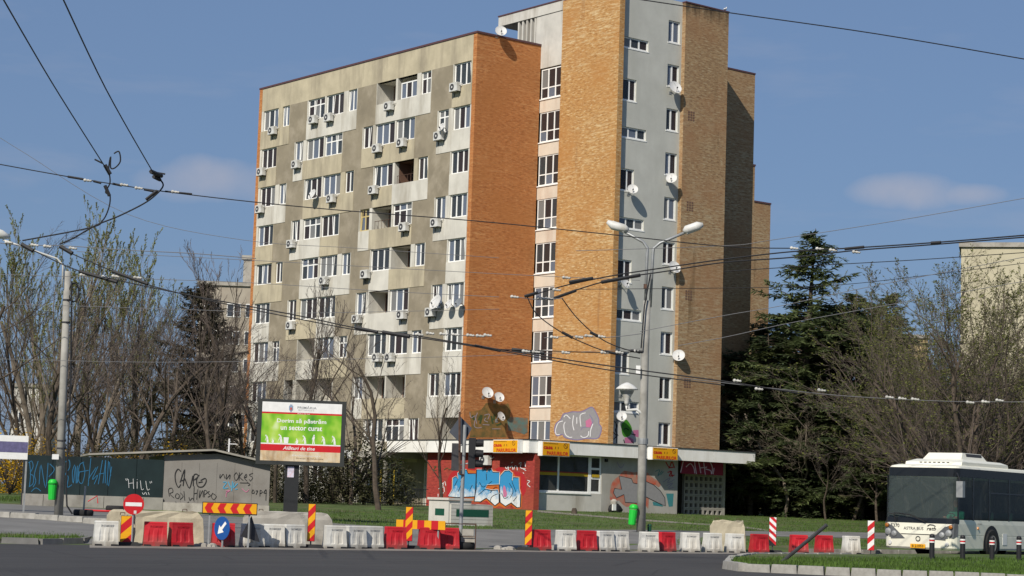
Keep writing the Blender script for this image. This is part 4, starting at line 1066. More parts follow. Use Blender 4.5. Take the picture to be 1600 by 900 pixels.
# --- tyre bases
def tyre(parent, loc, R=.33, name='tyre', flat_=True):
    b = MB(); b.lathe([(R*.55,0),(R*.9,0),(R,.05),(R,.15),(R*.9,.2),(R*.55,.2),(R*.52,.1)], 22, (0,0,0), 'z', False)
    b.add([],[]); o = obj(name, b, M['rubber'], parent, loc, 0, True); return o
# --- traffic light
p = rowpt(728, .2); s = ppm(p.y); tl = thing('traffic_light', 'temporary traffic light on a grey pole standing in a tyre with concrete blocks', 'traffic light', (p.x,p.y,0), face(p))
def lx(px): return (px-728)/s
def lz(py): return topz(728, py, p)
tyre(tl, (0,0,0), .42)
for k in range(4): obj('concrete_weight', MB().box([-.42,.02,-.40,.05][k],[-.04,.40,-.05,.36][k],-.3,.1,.21+.18*(k//2),.38+.18*(k//2)), M['conc'], tl)
cg = MB()
for x in (-.42,.42):
    for y in (-.35,.3): cg.tube([(x,y,0),(x,y,.72)], .012, 5)
cg.tube([(-.42,-.35,.70),(.42,-.35,.70),(.42,.3,.70),(-.42,.3,.70),(-.42,-.35,.70)], .012, 5); cg.tube([(-.42,-.35,.36),(.42,-.35,.36)], .012, 5); obj('cage', cg, M['rust'], tl)
obj('pole', MB().tube([(0,0,.1),(.02,0,lz(664))], .055, 10), M['steel'], tl)
zt_, zb_ = lz(684), lz(732); hd = MB(); hd.box(lx(736),lx(747),-.12,.12,zb_,zt_); sh = obj('signal_head', hd, M['black'], tl)
for k in range(3):
    z = zt_-.14-k*(zt_-zb_)/3; v = MB(); v.lathe([(.10,0),(.11,.02),(.095,.22),(.085,.22),(.09,.02)], 12, (lx(747),0,z), 'x', False); obj('visor', v, M['black'], sh)
    g = MB(); g.lathe([(.09,.004),(.09,.012)], 12, (lx(747),0,z), 'x'); obj('lens', g, [flat('lens_red',(.12,.01,.01),.2), flat('lens_amber',(.12,.05,.005),.2), flat('lens_green',(.008,.08,.03),.2)][k], sh)
obj('signal_back', MB().box(lx(710),lx(724),.06,.26,lz(736),lz(693)), M['dark_steel'], tl)
obj('arm', MB().tube([(lx(718),.1,lz(697)),(lx(736),.0,lz(694))], .02, 6).tube([(lx(718),.1,lz(728)),(lx(736),.0,lz(724))], .02, 6), M['steel'], tl)
c = (lx(724), lz(673)); w = .36
obj('diamond_plate', MB().prism([(c[0]-w*.95,.08,c[1]-.05),(c[0]+.05,.08,c[1]-w*1.15),(c[0]+w*.8,.08,c[1]+.08),(c[0]-.05,.08,c[1]+w*1.1)], (0,.02,0)), flat('sign_back_grey',(.06,.068,.085),.6), tl)
obj('rod', MB().tube([(lx(720),-.12,lz(644)),(lx(722),-.12,lz(700)),(lx(724),-.12,lz(742)),(lx(729),-.05,lz(742))], .035, 6), M['rust'], tl)
# --- utility cabinets
q = onG(702, 821); uc = thing('utility_cabinet', 'white utility cabinets with green panels in front of the red brick wall', 'cabinet', (q.x,q.y,q.z-.03), PSI); s = ppm(q.y)
h1, h2 = 44/s, 35/s
obj('tall_cabinet', MB().box(-.02,1.0,.05,1.25,0,h1-.09), M['white_plaster'], uc); obj('lid', MB().box(-.07,1.05,.0,1.3,h1-.085,h1), M['white_plaster'], uc)
obj('low_cabinet', MB().box(1.003,1.95,.1,1.2,0,h2), M['white_plaster'], uc); obj('front', MB().box(.05,1.95,-.01,.048,.0,h2-.02), M['white_plaster'], uc)
obj('green_panel', MB().box(.28,1.75,-.02,-.012,.36,.62), M['dgreen'], uc); obj('green_panel', MB().box(-.032,-.022,.3,.85,.38,.62), M['dgreen'], uc)
for k in range(6): obj('joint', MB().box(.051,1.949,-.014,-.0115,h2*.16*(k+1)-.006,h2*.16*(k+1)+.006), M['conc'], uc)
# --- litter bins
def bin_(label, px, yt, yb, P, m, off=(0,0), rot=0):
    s = ppm(P.y); h = (yb-yt)/s; z = onY(px, yb, P.y).z; x = onY(px, yb, P.y).x
    t = thing('litter_bin', label, 'litter bin', (x,P.y,z), face(P)+rot, 'litter bins on posts')
    b = MB(); r = h*.21; b.loft([[(r*k*cos(a), r*k*sin(a), zz) for a in [i*pi/6 for i in range(12)]] for zz, k in ((0,.78),(.03,.85),(h*.74,1.0))]); obj('bucket', b, M[m], t, smooth=False)
    c = MB(); c.loft([[(r*k*cos(a), r*k*sin(a)-sh, zz) for a in [i*pi/6 for i in range(12)]] for zz, k, sh in ((h*.76,1.1,0),(h*.84,1.1,.0),(h*.95,.85,.02),(h,.4,.03))]); obj('hood', c, M[m], t, smooth=True)
    t.rotation_euler.y = .10 if m == 'green' and px > 500 else 0.0
    obj('hanger', MB().box(-.04,.04,r*.9,r*1.5,h*.3,h*.6), M['steel'], t)
# --- street lamp
LP = atX(1001.5, 75.0); s = ppm(LP.y)
lamp = thing('street_lamp', 'tall grey street lamp with two curved arms in front of the tower', 'street lamp', tuple(LP), face(LP))
def gx(px, py): q = onY(px, py, LP.y); v = Vector((q.x-LP.x, q.y-LP.y)); return v.x/cos(face(LP)) if abs(cos(face(LP))) > .1 else v.x
def gh(px, py): return onY(px, py, LP.y).z-LP.z
H1 = gh(1007, 545); H2 = gh(1015, 395)
obj('shaft', MB().tube([(0,0,-.1),(gx(1004,700),0,gh(1004,700)),(gx(1008,545),0,H1),(gx(1011,470),0,gh(1011,470))], [.175,.165,.15,.14], 14), M['conc_pole'], lamp, smooth=True)
obj('collar', MB().tube([(gx(1004.5,690),0,gh(1004,694)),(gx(1004.5,690),0,gh(1004,685))], .19, 12), M['steel'], lamp)
for dx, pts in ((-.07,[(1011,480),(1014,400),(1013,388),(1006,378),(960,352)]),(.07,[(1013,480),(1017,400),(1020,388),(1030,380),(1078,360)])):
    obj('arm', MB().tube([(gx(x,y)+dx*(1 if i < 2 else .4),-.02,gh(x,y)) for i,(x,y) in enumerate(pts)], .055, 8), M['steel'], lamp, smooth=True)
for pts in (((949,346),(958,352),(976,357),(982,360)),((1098,352),(1090,354),(1072,360),(1068,363))):
    q = [(gx(x,y),0,gh(x,y)) for x, y in pts]; hd = MB(); hd.tube([(x,-.05,z) for x,_,z in q], [.07,.17,.16,.08], 10); o = obj('lamp_head', hd, M['metal_w'], lamp, smooth=True)
    gl = MB(); a, b = q[0], q[2]; gl.tube([(a[0]*.8+b[0]*.2,-.05,a[2]*.8+b[2]*.2-.09),(b[0],-.05,b[2]-.09)], [.07,.10], 8); obj('lens', gl, M['dish'], o)
obj('cable', MB().tube([(gx(1012,430)+.1,-.25,gh(1012,430)),(gx(1011,480)-.1,-.3,gh(1011,480)),(gx(1006,545)-.1,-.3,gh(1006,545))], .03, 6), M['black'], lamp)
obj('meter_box', MB().box(gx(1008,450)-.06,gx(1008,450)+.06,-.3,-.2,gh(1008,452),gh(1008,445)), M['rust'], lamp); obj('meter_box', MB().box(gx(998,580)-.1,gx(998,580)+.06,-.3,-.17,gh(998,585),gh(998,572)), M['white'], lamp)
# globe lantern on a side arm
ln = obj('lantern', MB().lathe([(.05,0),(.09,.12),(.10,.22),(.20,.42),(.26,.55),(.26,.58),(.42,.60),(.40,.64),(.30,.72),(.22,.78),(.05,.86)], 16, (gx(979,636),-.1,gh(979,634)), 'z'), M['metal_w'], lamp, smooth=True)
obj('bowl', MB().lathe([(.205,.42),(.262,.54)], 16, (gx(979,636),-.1,gh(979,634)+.001), 'z', False), M['steel'], ln, smooth=True)
obj('lantern_arm', MB().tube([(gx(979,636),-.1,gh(979,636)+.05),(gx(979,642),-.1,gh(979,641)),(gx(995,640),-.1,gh(995,640)),(gx(1001,645),-.1,gh(1001,645)),(gx(1003,650),0,gh(1003,650))], .05, 8), M['metal_w'], lamp, smooth=True)
# --- concrete trolley pole on the left
LQ = atX(91.5, 64.0); s = ppm(LQ.y)
pol = thing('concrete_pole', 'concrete trolley wire pole on the left pavement with a lamp arm', 'pole', tuple(LQ), face(LQ))
def hx(px, py): return (onY(px, py, LQ.y).x-LQ.x)/cos(face(LQ))
def hz(px, py): return onY(px, py, LQ.y).z-LQ.z
obj('shaft', MB().tube([(0,0,-.1),(hx(106,424),0,hz(106,424))], [.145,.105], 14), M['conc_pole'], pol, smooth=True)
for y in (505,470,690,702): obj('band', MB().tube([(hx(92+(805-y)*.0375,y),0,hz(100,y)),(hx(92+(805-y)*.0375,y),0,hz(100,y)+.05)], .15 if y > 600 else .13, 12), M['dark_steel'], pol)
obj('lamp_arm', MB().tube([(hx(98,450),-.1,hz(98,450)),(hx(99,415),-.1,hz(99,415)),(hx(90,405),-.1,hz(90,405)),(hx(30,385),-.1,hz(30,385)),(hx(10,378),-.1,hz(10,378))], .03, 8), M['metal_w'], pol, smooth=True)
obj('lamp_head', MB().tube([(hx(20,375),-.1,hz(20,374)),(hx(8,371),-.1,hz(8,370)),(hx(-14,364),-.1,hz(-14,363))], [.06,.15,.12], 10), M['metal_w'], pol, smooth=True)
obj('notice_box', MB().box(hx(83,715)-.02,hx(92,715),-.32,-.18,hz(87,718),hz(87,710)), M['white'], pol)
cc = MB(); c0 = (hx(115,457),0,hz(115,457)); cc.tube([(c0[0]+.16*cos(a),-.05,c0[2]+.3*sin(a)) for a in [k*pi/6 for k in range(13)]], .03, 6); obj('cable_coil', cc, M['black'], pol)
obj('cable', MB().tube([(hx(112,440),-.12,hz(112,440)),(hx(110,600),-.19,hz(110,600)),(hx(103,760),-.22,hz(103,760)),(hx(104,790),-.3,hz(104,790)),(hx(112,803),-.3,hz(112,803))], .03, 6), M['black'], pol)
bin_('green litter bin hung on the concrete pole by the graffiti hoarding', 81, 749, 781, LQ+Vector((0,-.2,0)), 'green')
bin_('bright green litter bin tilted beside the street lamp post', 987, 788, 820, LP+Vector((0,-.25,0)), 'green')
bin_('dark green litter bin half hidden behind the street lamp post', 1014.5, 819, 835, LP+Vector((0,.35,0)), 'dgreen')
# --- tyre with post, red tape
q = onG(130, 806); t = thing('tyre_stand', 'old tyre with a steel post standing on the left pavement', 'tyre', tuple(q), 0); tyre(t, (0,0,0), .32); obj('post', MB().tube([(0,0,0),(.02,0,.95)], .03, 8), M['steel'], t)
q = onG(150, 800); rt = MB(); rt.tube([(-.3,0,.35),(0,.05,.55),(.05,0,.3)], .02, 5); rt.tube([(-.4,.0,.05),(.5,.0,.04),(1.2,.1,.08),(1.6,.1,.03)], .035, 5)
tag(obj('barrier_tape', rt, M['red'], None, tuple(q), 0), 'red barrier tape lying on the pavement beside the tyre', 'tape')
q = onG(181, 799); tyre_ = tyre(None, tuple(q), .36); tag(tyre_, 'old tyre lying half buried at the hoarding base', 'tyre')
# --- bollards and the leaning pole on the island
for k, (px, yt) in enumerate(((1457,833),(1505,834),(1551,835.5),(1593,834))):
    P = onZ(px-1, 873.5+k*.8, .15); s = ppm(P.y); h = (873-yt)/s
    t = thing('bollard', 'black bollard with red and white band, %s' % ['leftmost, in front of the bus grille','second from left, at the bus corner','third from left, by the front wheel','rightmost, at the photo edge'][k], 'bollard', (P.x,P.y,.13), 0, 'bollards on the island')
    obj('post', MB().lathe([(.075,0),(.075,h*.93),(.06,h*.98),(.03,h)], 12), M['black'], t, smooth=False)
    for z, m in ((.66,'white'),(.71,'red'),(.78,'white')): obj('band', MB().lathe([(.079,h*z),(.079,h*(z+.06))], 12), M[m], t)
a = onZ(1219, 877, .15); b = onY(1292, 820, a.y-.5); lpz = thing('leaning_pole', 'dark bent pole leaning over the grass island', 'pole', (a.x,a.y,.1)); obj('shaft', MB().tube([(0,0,0),(b.x-a.x,b.y-a.y,b.z-.1)], .045, 8), M['dark_steel'], lpz)
# --- bag by the shop wall, small stump
q = bw(*ony(961, 797, YG-.35)); t = thing('bag', 'black bag with a white top left against the shop wall', 'bag', (q.x,q.y,gz(q.x,q.y)), PSI)
r = random.Random(8); obj('sack', MB().loft([[(.45*k*cos(a)*r.uniform(.9,1.1), .28*k*sin(a), z) for a in [i*pi/6 for i in range(12)]] for z, k in ((0,1),(.15,1.1),(.35,.9),(.5,.4))]), M['black'], t)
obj('bundle', MB().loft([[(.18*k*cos(a)-.1, .2*k*sin(a), z) for a in [i*pi/6 for i in range(12)]] for z, k in ((.45,1),(.62,1.1),(.75,.5))]), M['conc'], t); obj('flap', MB().box(-.42,-.18,-.3,-.2,.1,.45), M['white'], t)
q = onG(897, 803); tag(obj('stump', MB().lathe([(.16,0),(.14,.2),(.1,.3)], 9), M['bark'], None, tuple(q)), 'small dark stump in the grass before the shop window', 'stump')
# --- iron railing in the garden left of the shop
a = atX(455, 104); b = atX(668, 113); d = Vector((b.x-a.x, b.y-a.y)); ra = thing('iron_railing', 'low black iron railing in front of the garden beside the red brick wall', 'railing', tuple(a), atan2(d.y,d.x))
n = int(d.length/.14); bar = MB().box(-.012,.012,-.012,.012,0,1.0).mesh('bar', M['dark_steel'])
for i in range(n): obj('bar', bar, None, ra, (i*.14,0,-.05))
for z in (.12,.9): obj('rail', MB().box(0,d.length,-.02,.02,z,z+.04), M['dark_steel'], ra)
# --- billboard
P = atX(462, 70.0); s = ppm(P.y); rz = face(P)
bb = thing('billboard', 'billboard with green clean-city poster on a dark single leg', 'billboard', tuple(P), rz)
def kx(px): return (px-462)/s*1.005
BW_, z0, z1 = 137/s, topz(465,727,P)-P.z, topz(465,625,P)-P.z; xc = kx(464.5)
obj('cabinet', MB().box(xc-BW_/2,xc+BW_/2,-.12,.25,z0,z1), flat('billboard_frame', (.035,.038,.036), .5), bb)
obj('leg', MB().box(kx(442),kx(464),0,.22,-.1,z0), flat('billboard_leg', (.022,.023,.024), .5), bb)
obj('sticker', MB().box(kx(446),kx(456),-.006,-.001,z0-.42,z0-.06), mat('sticker_paper',(.42,.50,.62),.6,.3,14,col2=(.62,.40,.42)), bb)
w0, w1, p0, p1 = xc-BW_/2+.15, xc+BW_/2-.15, z0+.13, z1-.10; PW, PH = w1-w0, p1-p0
def gm_(name):
    m, N, L, b = _new(name); b.inputs['Roughness'].default_value = .45; v = _coord(N, L, scale=(1.1,1,.8)); f = _noise(N, L, v, 1.6, 2, .5)
    L.new(_ramp(N, L, f, [(.30,(.03,.22,.01)),(.48,(.16,.42,.01)),(.62,(.36,.56,.06)),(.75,(.62,.72,.40))]), b.inputs['Base Color']); return m
def band(a, b, m, name='poster_band', y=-.126): return obj(name, MB().box(w0,w1,y,-.121,p0+PH*a,p0+PH*b), m, bb)
band(0,.17, mat('poster_wood', (.42,.30,.16), .5, .35, 5, col2=(.62,.55,.42), dirt=(.25,.15,.07), dirt_scale=2.5, streak=True))
band(.17,.28, M['red']); band(.28,.30, M['white']); band(.30,.80, gm_('poster_green')); band(.80,.83, M['red']); band(.83,1.0, M['white'])
xm = (w0+w1)/2
lettering(bb, 'Alături de tine', M['white'], PW*.40, PH*.065, xm-PW*.02, -.13, p0+PH*.225, 0, .012, .25)
lettering(bb, 'Dorim să păstrăm', M['white'], PW*.62, PH*.095, xm, -.13, p0+PH*.68, 0, .02)
lettering(bb, 'un sector curat', M['white'], PW*.52, PH*.075, xm, -.13, p0+PH*.565, 0, .02)
lettering(bb, 'PRIMĂRIA', flat('poster_grey',(.22,.23,.24),.5), PW*.24, PH*.055, xm+PW*.06, -.13, p0+PH*.925, 0, .006)
lettering(bb, 'SECTORULUI 6', flat('poster_grey2',(.35,.36,.37),.5), PW*.20, PH*.022, xm+PW*.05, -.13, p0+PH*.875, 0, .0)
lettering(bb, 'Alături de tine', M['white'], PW*.16, PH*.022, xm+PW*.02, -.13, p0+PH*.815, 0, .0)
lettering(bb, 'Primăria Sectorului 6', M['white'], PW*.36, PH*.028, xm+PW*.08, -.13, p0+PH*.10, 0, .0); lettering(bb, 'Direcția de Salubritate', flat('poster_brown',(.14,.09,.05),.5), PW*.34, PH*.03, xm+PW*.12, -.13, p0+PH*.05, 0, .0)
cx, cz = xm-PW*.14, p0+PH*.90; ch = PH*.07
cr_ = MB(); cr_.mi = 0; cr_.poly([(cx-ch*.5,-.13,cz+ch*.6),(cx-ch*.5,-.13,cz-ch*.3),(cx,-.13,cz-ch),(cx+ch*.5,-.13,cz-ch*.3),(cx+ch*.5,-.13,cz+ch*.6)]); cr_.mi = 1; cr_.poly([(cx-ch*.25,-.132,cz+ch*.2),(cx-ch*.25,-.132,cz-ch*.3),(cx,-.132,cz-ch*.6),(cx+ch*.25,-.132,cz-ch*.3),(cx+ch*.25,-.132,cz+ch*.2)]); cr_.mi = 0; cr_.poly([(cx-ch*.35,-.13,cz+ch*.65),(cx+ch*.35,-.13,cz+ch*.65),(cx+ch*.2,-.13,cz+ch*1.0),(cx,-.13,cz+ch*.85),(cx-ch*.2,-.13,cz+ch*1.0)])
obj('crest', cr_, [flat('crest_blue',(.22,.30,.42),.5), flat('crest_red',(.45,.10,.08),.5)], bb)
# white silhouettes of people at work, printed on the poster
def fig(fx, h, pose, mb):
    x = w0+PW*fx; b = p0+PH*.295; H = PH*h
    def poly(pts): mb.poly([(x+u*H, -.13, b+v*H) for u, v in pts])
    if pose == 0:   # bent forward
        poly([(-.05,0),(.05,0),(.08,.45),(.10,.62),(-.02,.88),(-.20,.92),(-.22,.84),(-.06,.72),(-.08,.45)]); poly([(.10,0),(.18,0),(.12,.5),(.04,.5)]); poly([(-.28,.90),(-.20,.82),(-.12,.90),(-.14,1.0),(-.24,1.0)]); poly([(-.12,.75),(-.28,.30),(-.24,.28),(-.06,.66)])
    elif pose == 1: # upright
        poly([(-.12,0),(-.04,0),(.0,.48),(-.10,.48)]); poly([(.06,0),(.14,0),(.06,.48),(-.02,.48)]); poly([(-.12,.46),(.08,.46),(.12,.78),(.02,.84),(-.10,.80)]); poly([(-.04,.84),(.08,.84),(.10,.96),(.02,1.0),(-.05,.95)]); poly([(-.1,.78),(-.18,.55),(-.14,.53),(-.04,.72)])
    else:           # crouching
        poly([(-.2,0),(.1,0),(.25,.35),(.2,.7),(-.05,.75),(-.15,.5),(-.35,.25),(-.3,.2),(-.05,.42)]); poly([(-.12,.75),(.05,.72),(.08,.95),(-.08,1.0)])
sil = MB()
for fx, h, ps in ((.08,.14,0),(.15,.075,2),(.25,.16,0),(.45,.095,2),(.55,.15,0),(.66,.17,1),(.79,.15,0),(.92,.16,0)): fig(fx, h, ps, sil)
x = w0+PW*.315; b = p0+PH*.295; sil.poly([(x-.07,-.13,b),(x+.07,-.13,b),(x+.09,-.13,b+.22),(x-.09,-.13,b+.22)])
stuff(obj('poster_figures', sil, M['white'], bb))
# --- information board on the left edge
P = atX(35, 66); s = ppm(P.y); t = thing('notice_board', 'white and purple notice board cut by the left photo edge', 'board', tuple(P), face(P))
bz0, bz1 = topz(35,718,P)-P.z, topz(35,681,P)-P.z
obj('panel', MB().box(-2.0,.06,0,.05,bz0,bz1), M['white'], t); obj('print', MB().box(-2.0,.05,-.005,-.001,bz0+.22,bz1-.2), mat('print_purple',(.12,.11,.22),.6,.2,6), t)
obj('post', MB().box(.0,.06,.051,.11,0,bz1), M['steel'], t)
# --- hoarding and shed
SHC = onG(253, 797); SHL = onG(34, 789)
d = Vector((SHC.x-SHL.x, SHC.y-SHL.y)); ha = atan2(d.y, d.x); L_ = d.length
ho = thing('hoarding', 'dark green sheet hoarding with blue graffiti beside the shed', 'fence', tuple(SHL), ha)
hh = 78/ppm(SHL.y)
netm = mat('hoarding_green', (.016,.030,.032), .75, .2, .9)
n = 5
for i in range(n): obj('panel', MB().box(L_*i/n+.01,L_*(i+1)/n-.01,-.02,.02,.42,hh), netm, ho)
for i in range(7): obj('base_slab', MB().box(L_*i/7+.01,L_*(i+1)/7-.01,-.12,.12,-.1,.42), M['conc'], ho)
for i in range(n+1): obj('post', MB().box(L_*i/n-.03,L_*i/n+.03,.021,.08,0,hh), M['dark_steel'], ho)
wh = Wall(ho, 'g', (tuple(SHL+Vector((sin(ha),-cos(ha),0))*.02), ha), 0); zc = (30,680,6.92)
mbl = P_['blue']
def S2(lst, wd, m, w, zc_, off): 
    mb = MB()
    for k, s_ in enumerate(lst): ribbon(w, Z(*zc_, s_), wd, off+k*.05, mb)
    for i, v in enumerate(mb.v): mb.v[i] = (v[0], v[1]-.02, v[2])
    return stuff(obj('graffiti', mb, P_[m], w.p))
S2([[(100,300),(135,280),(150,340),(118,415),(152,440),(150,520),(105,558)],[(112,290),(122,430),(110,555)],[(205,280),(165,420),(180,500),(150,560)],[(215,530),(235,320),(285,570),(312,300)],[(330,310),(380,370),(320,450)],[(130,610),(180,570),(235,605)],
 [(500,290),(540,270),(545,350),(500,420),(530,450),(520,560),(570,535)],[(600,320),(575,400),(585,520),(610,330),(615,520)],[(630,330),(625,520),(650,400)],[(700,290),(650,330),(640,480),(680,520),(710,400),(690,300)],[(640,400),(750,380)],[(775,250),(745,550)],[(750,470),(830,350)],[(850,340),(790,480),(850,430),(810,530)],[(900,270),(855,530)],[(860,420),(920,410)],[(935,270),(905,520)],[(935,270),(930,520)],[(965,280),(950,540)],[(1000,340),(965,550)],[(975,290),(990,440)]], 1.1, 'blue', wh, zc, 0)
S2([[(1180,475),(1187,570)],[(1183,522),(1235,515)],[(1232,470),(1237,580)],[(1275,502),(1275,577)],[(1275,478),(1277,484)],[(1310,490),(1322,585),(1346,580)],[(1368,495),(1385,590),(1410,580)],[(1150,470),(1160,492)],[(1165,466),(1172,486)],[(1412,500),(1418,522)],[(1428,496),(1434,516)],[(1330,620),(1345,640),(1365,615)],[(1370,620),(1380,645)],[(1395,615),(1405,645)]], .75, 'white', wh, zc, 0)
# shed
SR_ = onG(419, 806); d2 = Vector((SR_.x-SHC.x, SR_.y-SHC.y)); sa = atan2(d2.y, d2.x); L2 = d2.length
shd = thing('shed', 'grey sheet metal shed with shallow gable roof and graffiti tags', 'shed', tuple(SHC), sa)
hw = topz(253,716,SHC)-SHC.z; hg = topz(336,705,SHC)-SHC.z
shm = mat('shed_grey', (.20,.19,.175), .8, .12, .5, dirt=(.15,.135,.12), dirt_scale=.6)
obj('wall', MB().prism([(0,0,0),(L2,0,.0),(L2,0,hw-.1),(L2*.5,0,hg-.1),(0,0,hg-.22)], (-2.2,4.0,0)), shm, shd)
for i in range(1,6): obj('seam', MB().box(L2*i/6-.012,L2*i/6+.012,-.012,-.001,.02,hw-.12), shm, shd)
obj('plinth', MB().box(-.05,L2+.05,-.08,-.013,-.1,.3), M['conc'], shd)
rf = MB()
for s_ in (0,1):
    x0_, x1_ = (-2.9,L2*.5) if s_ == 0 else (L2*.5,L2+.25); za = hg-.30 if s_ == 0 else hg; zb2 = hg if s_ == 0 else hw-.12
    rf.hexa([(x0_,-.35,za),(x1_,-.35,zb2),(x1_-2.3,4.2,zb2),(x0_-2.3,4.2,za)],[(x0_,-.35,za+.07),(x1_,-.35,zb2+.07),(x1_-2.3,4.2,zb2+.07),(x0_-2.3,4.2,za+.07)])
obj('roof', rf, mat('shed_roof', (.27,.255,.22), .85, .15, .8), shd)
obj('vent_pipe', MB().tube([(L2*.52,1,hg),(L2*.52,1,hg+.5)], .03, 6).tube([(L2*.52,1,hg+.3),(L2*.52+.3,1,hg+.3)], .015, 5), M['white'], shd)
wsd = Wall(shd, 'g', (tuple(SHC+Vector((sin(sa),-cos(sa),0))*.012), sa), 0); zc = (250,690,7.5)
def S3(lst, wd, m):
    mb = MB()
    for k, s_ in enumerate(lst): ribbon(wsd, Z(*zc, s_), wd, 1+k*.05, mb)
    for i, v in enumerate(mb.v): mb.v[i] = (v[0], v[1]-.012, v[2])
    return stuff(obj('graffiti', mb, P_[m], shd))
S3([[(245,350),(210,322),(178,380),(183,470),(215,535),(245,500)],[(235,480),(290,325),(270,520)],[(250,460),(300,440)],[(290,430),(345,545),(385,400)],[(390,520),(395,400),(430,380),(445,410),(400,450)],[(460,390),(430,440),(440,520),(500,528),(540,470),(530,430),(475,455)],[(450,480),(500,470)]], 1.5, 'black')
S3([[(110,640),(100,560),(140,545),(150,590),(115,610),(165,660)],[(190,610),(180,650),(215,665),(225,625),(195,605)],[(240,600),(270,640),(235,680)],[(280,580),(290,690)],[(400,520),(395,680)],[(440,560),(430,680)],[(400,610),(440,600)],[(470,570),(460,660),(500,570),(505,650)],[(520,650),(520,570),(555,590),(525,620)],[(580,580),(560,600),(590,630),(560,650)],[(620,600),(600,640),(630,680),(660,640),(625,610)],[(180,705),(260,745),(340,705)],[(340,650),(350,690),(380,660),(400,700)]], .9, 'black')
S3([[(895,360),(868,400),(890,455),(920,410),(895,362)],[(930,360),(925,455)],[(965,365),(932,410),(975,455)],[(985,420),(1010,380),(1015,410),(990,430),(1020,460)],[(1090,370),(1045,390),(1085,420),(1060,460),(1045,440)],[(935,482),(1040,485)],[(1020,475),(1055,500),(1030,515)],[(1090,560),(1075,600),(1105,600),(1095,565)],[(1120,580),(1145,575),(1125,620)],[(1170,640),(1175,570),(1200,590),(1172,610)],[(1240,560),(1215,600),(1250,600)],[(1245,560),(1240,690)],[(705,380),(700,430),(740,380),(760,430)],[(780,380),(775,440),(820,385),(815,440)]], .9, 'black')
S3([[(740,475),(780,480),(740,545),(800,540)],[(800,470),(830,540)],[(850,465),(840,580)],[(870,480),(860,540),(910,490)],[(880,560),(910,555)]], 1.2, 'sky'); S3([[(770,580),(820,575),(780,600),(775,650)],[(960,550),(1010,590),(1040,560)]], .9, 'pink')
# ================================================================== BUS
bp0 = onY(1491, 850, 64.5); HB = RAD(38.0)                    # front normal: 38 degrees left of straight back
bus = thing('city_bus', 'cream city bus with dark windscreen coming from the right edge', 'bus', (bp0.x, bp0.y, 0.0), atan2(cos(HB), sin(HB)))
BWD, BLN = 2.52, 11.9
def ring(z, xf, ins, r=.30, n=6):
    """x rear, y towards the far side; starts at the rear near corner, goes round the front"""
    pts = [(BLN, ins, z)]
    for i in range(n): a = (pi/2)*i/(n-1); pts.append((xf+r-r*sin(a), ins+r-r*cos(a), z))
    for i in range(n): a = (pi/2)*i/(n-1); pts.append((xf+r-r*cos(a), BWD-ins-r+r*sin(a), z))
    pts.append((BLN, BWD-ins, z)); return pts
def rx(z): return .0 if z < .9 else (.02+.10*(z-.9)/1.7 if z < 2.6 else .12+.3*(z-2.6)**2)
low = [(.27,.07,.02),(.33,.02,.0),(.72,.0,.0),(.735,.02,.012),(.75,.0,.0),(1.10,.03,.0),(1.24,.05,.01)]
b = MB(); b.loft([ring(z, x, i) for z, x, i in low]); obj('body', b, M['cream'], bus, smooth=False)
b = MB(); b.loft([ring(2.62, rx(2.62)+.03, .035), ring(2.86, rx(2.86), .02), ring(2.94, .22, .06), ring(2.99, .40, .22)]); obj('roof', b, M['cream'], bus)
b = MB(); rr = [ring(2.60, rx(2.6)-.003, .018), ring(2.88, rx(2.88)-.006, .010)]
for i in range(1, 12): b.quad(rr[0][i], rr[0][i+1], rr[1][i+1], rr[1][i])
b.quad((BLN,.018,2.60), rr[0][1], rr[1][1], (BLN,.010,2.86))
bl_gl = mat('bus_black', (.010,.011,.012), .25, .1, 2, spec=.5); obj('destination_display', b, bl_gl, bus)
b = MB(); rr = [ring(1.10, .024, -.004), ring(1.27, .045, -.004)]
for i in range(1, 12): b.quad(rr[0][i], rr[0][i+1], rr[1][i+1], rr[1][i])
obj('windscreen_base', b, bl_gl, bus)
busg = glass_mat('bus_glass', (.03,.038,.038), .74, .7)
b = MB(); zs_ = [1.27,1.7,2.15,2.60]; rs = [ring(z, rx(z)+.004, .012) for z in zs_]
for k in range(3):
    for i in range(2, 11): b.quad(rs[k][i], rs[k][i+1], rs[k+1][i+1], rs[k+1][i])
obj('windscreen', b, glass_mat('windscreen_glass', (.10,.125,.12), .62, .6), bus, smooth=True)
for y in (.0,BWD-.0):
    s_ = 1 if y == 0 else -1
    for x0, x1 in ((.34,1.35),(1.42,2.55),(2.62,4.1),(4.17,5.6),(5.67,7.1),(7.17,8.6),(8.67,10.1),(10.17,11.8)):
        o = obj('side_window', MB().box(x0,x1,y+s_*.018-.004,y+s_*.018+.004,1.22,2.62), busg, bus)
        if x0 > 2: obj('window_divider', MB().box(x0,x1,y+s_*.012-.004,y+s_*.012+.004,2.12,2.16), bl_gl, o)
    for x in (.30,1.385,2.585,4.135,5.635,7.135,8.635,10.135): obj('pillar', MB().box(x-.035,x+.035,y+s_*.02-.014,y+s_*.02+.014,1.22,2.62), bl_gl, bus)
obj('floor', MB().box(.4,BLN-.1,.1,BWD-.1,.30,.36), M['steel'], bus)
obj('rear_wall', MB().box(BLN-.12,BLN,.03,BWD-.03,1.24,2.62), M['cream'], bus)
obj('cabin_partition', MB().box(2.2,2.26,.1,1.1,.4,2.3), M['dark_steel'], bus)
for i in range(5):
    for y in (.25,1.75):
        st = MB(); st.box(3.0+i*1.5,3.45+i*1.5,y,y+.45,.75,.85); st.box(3.40+i*1.5,3.48+i*1.5,y,y+.45,.85,1.5); obj('passenger_seat', st, flat('seat_green',(.03,.08,.06),.7) if i+y == .25 else bpy.data.materials['seat_green'], bus)
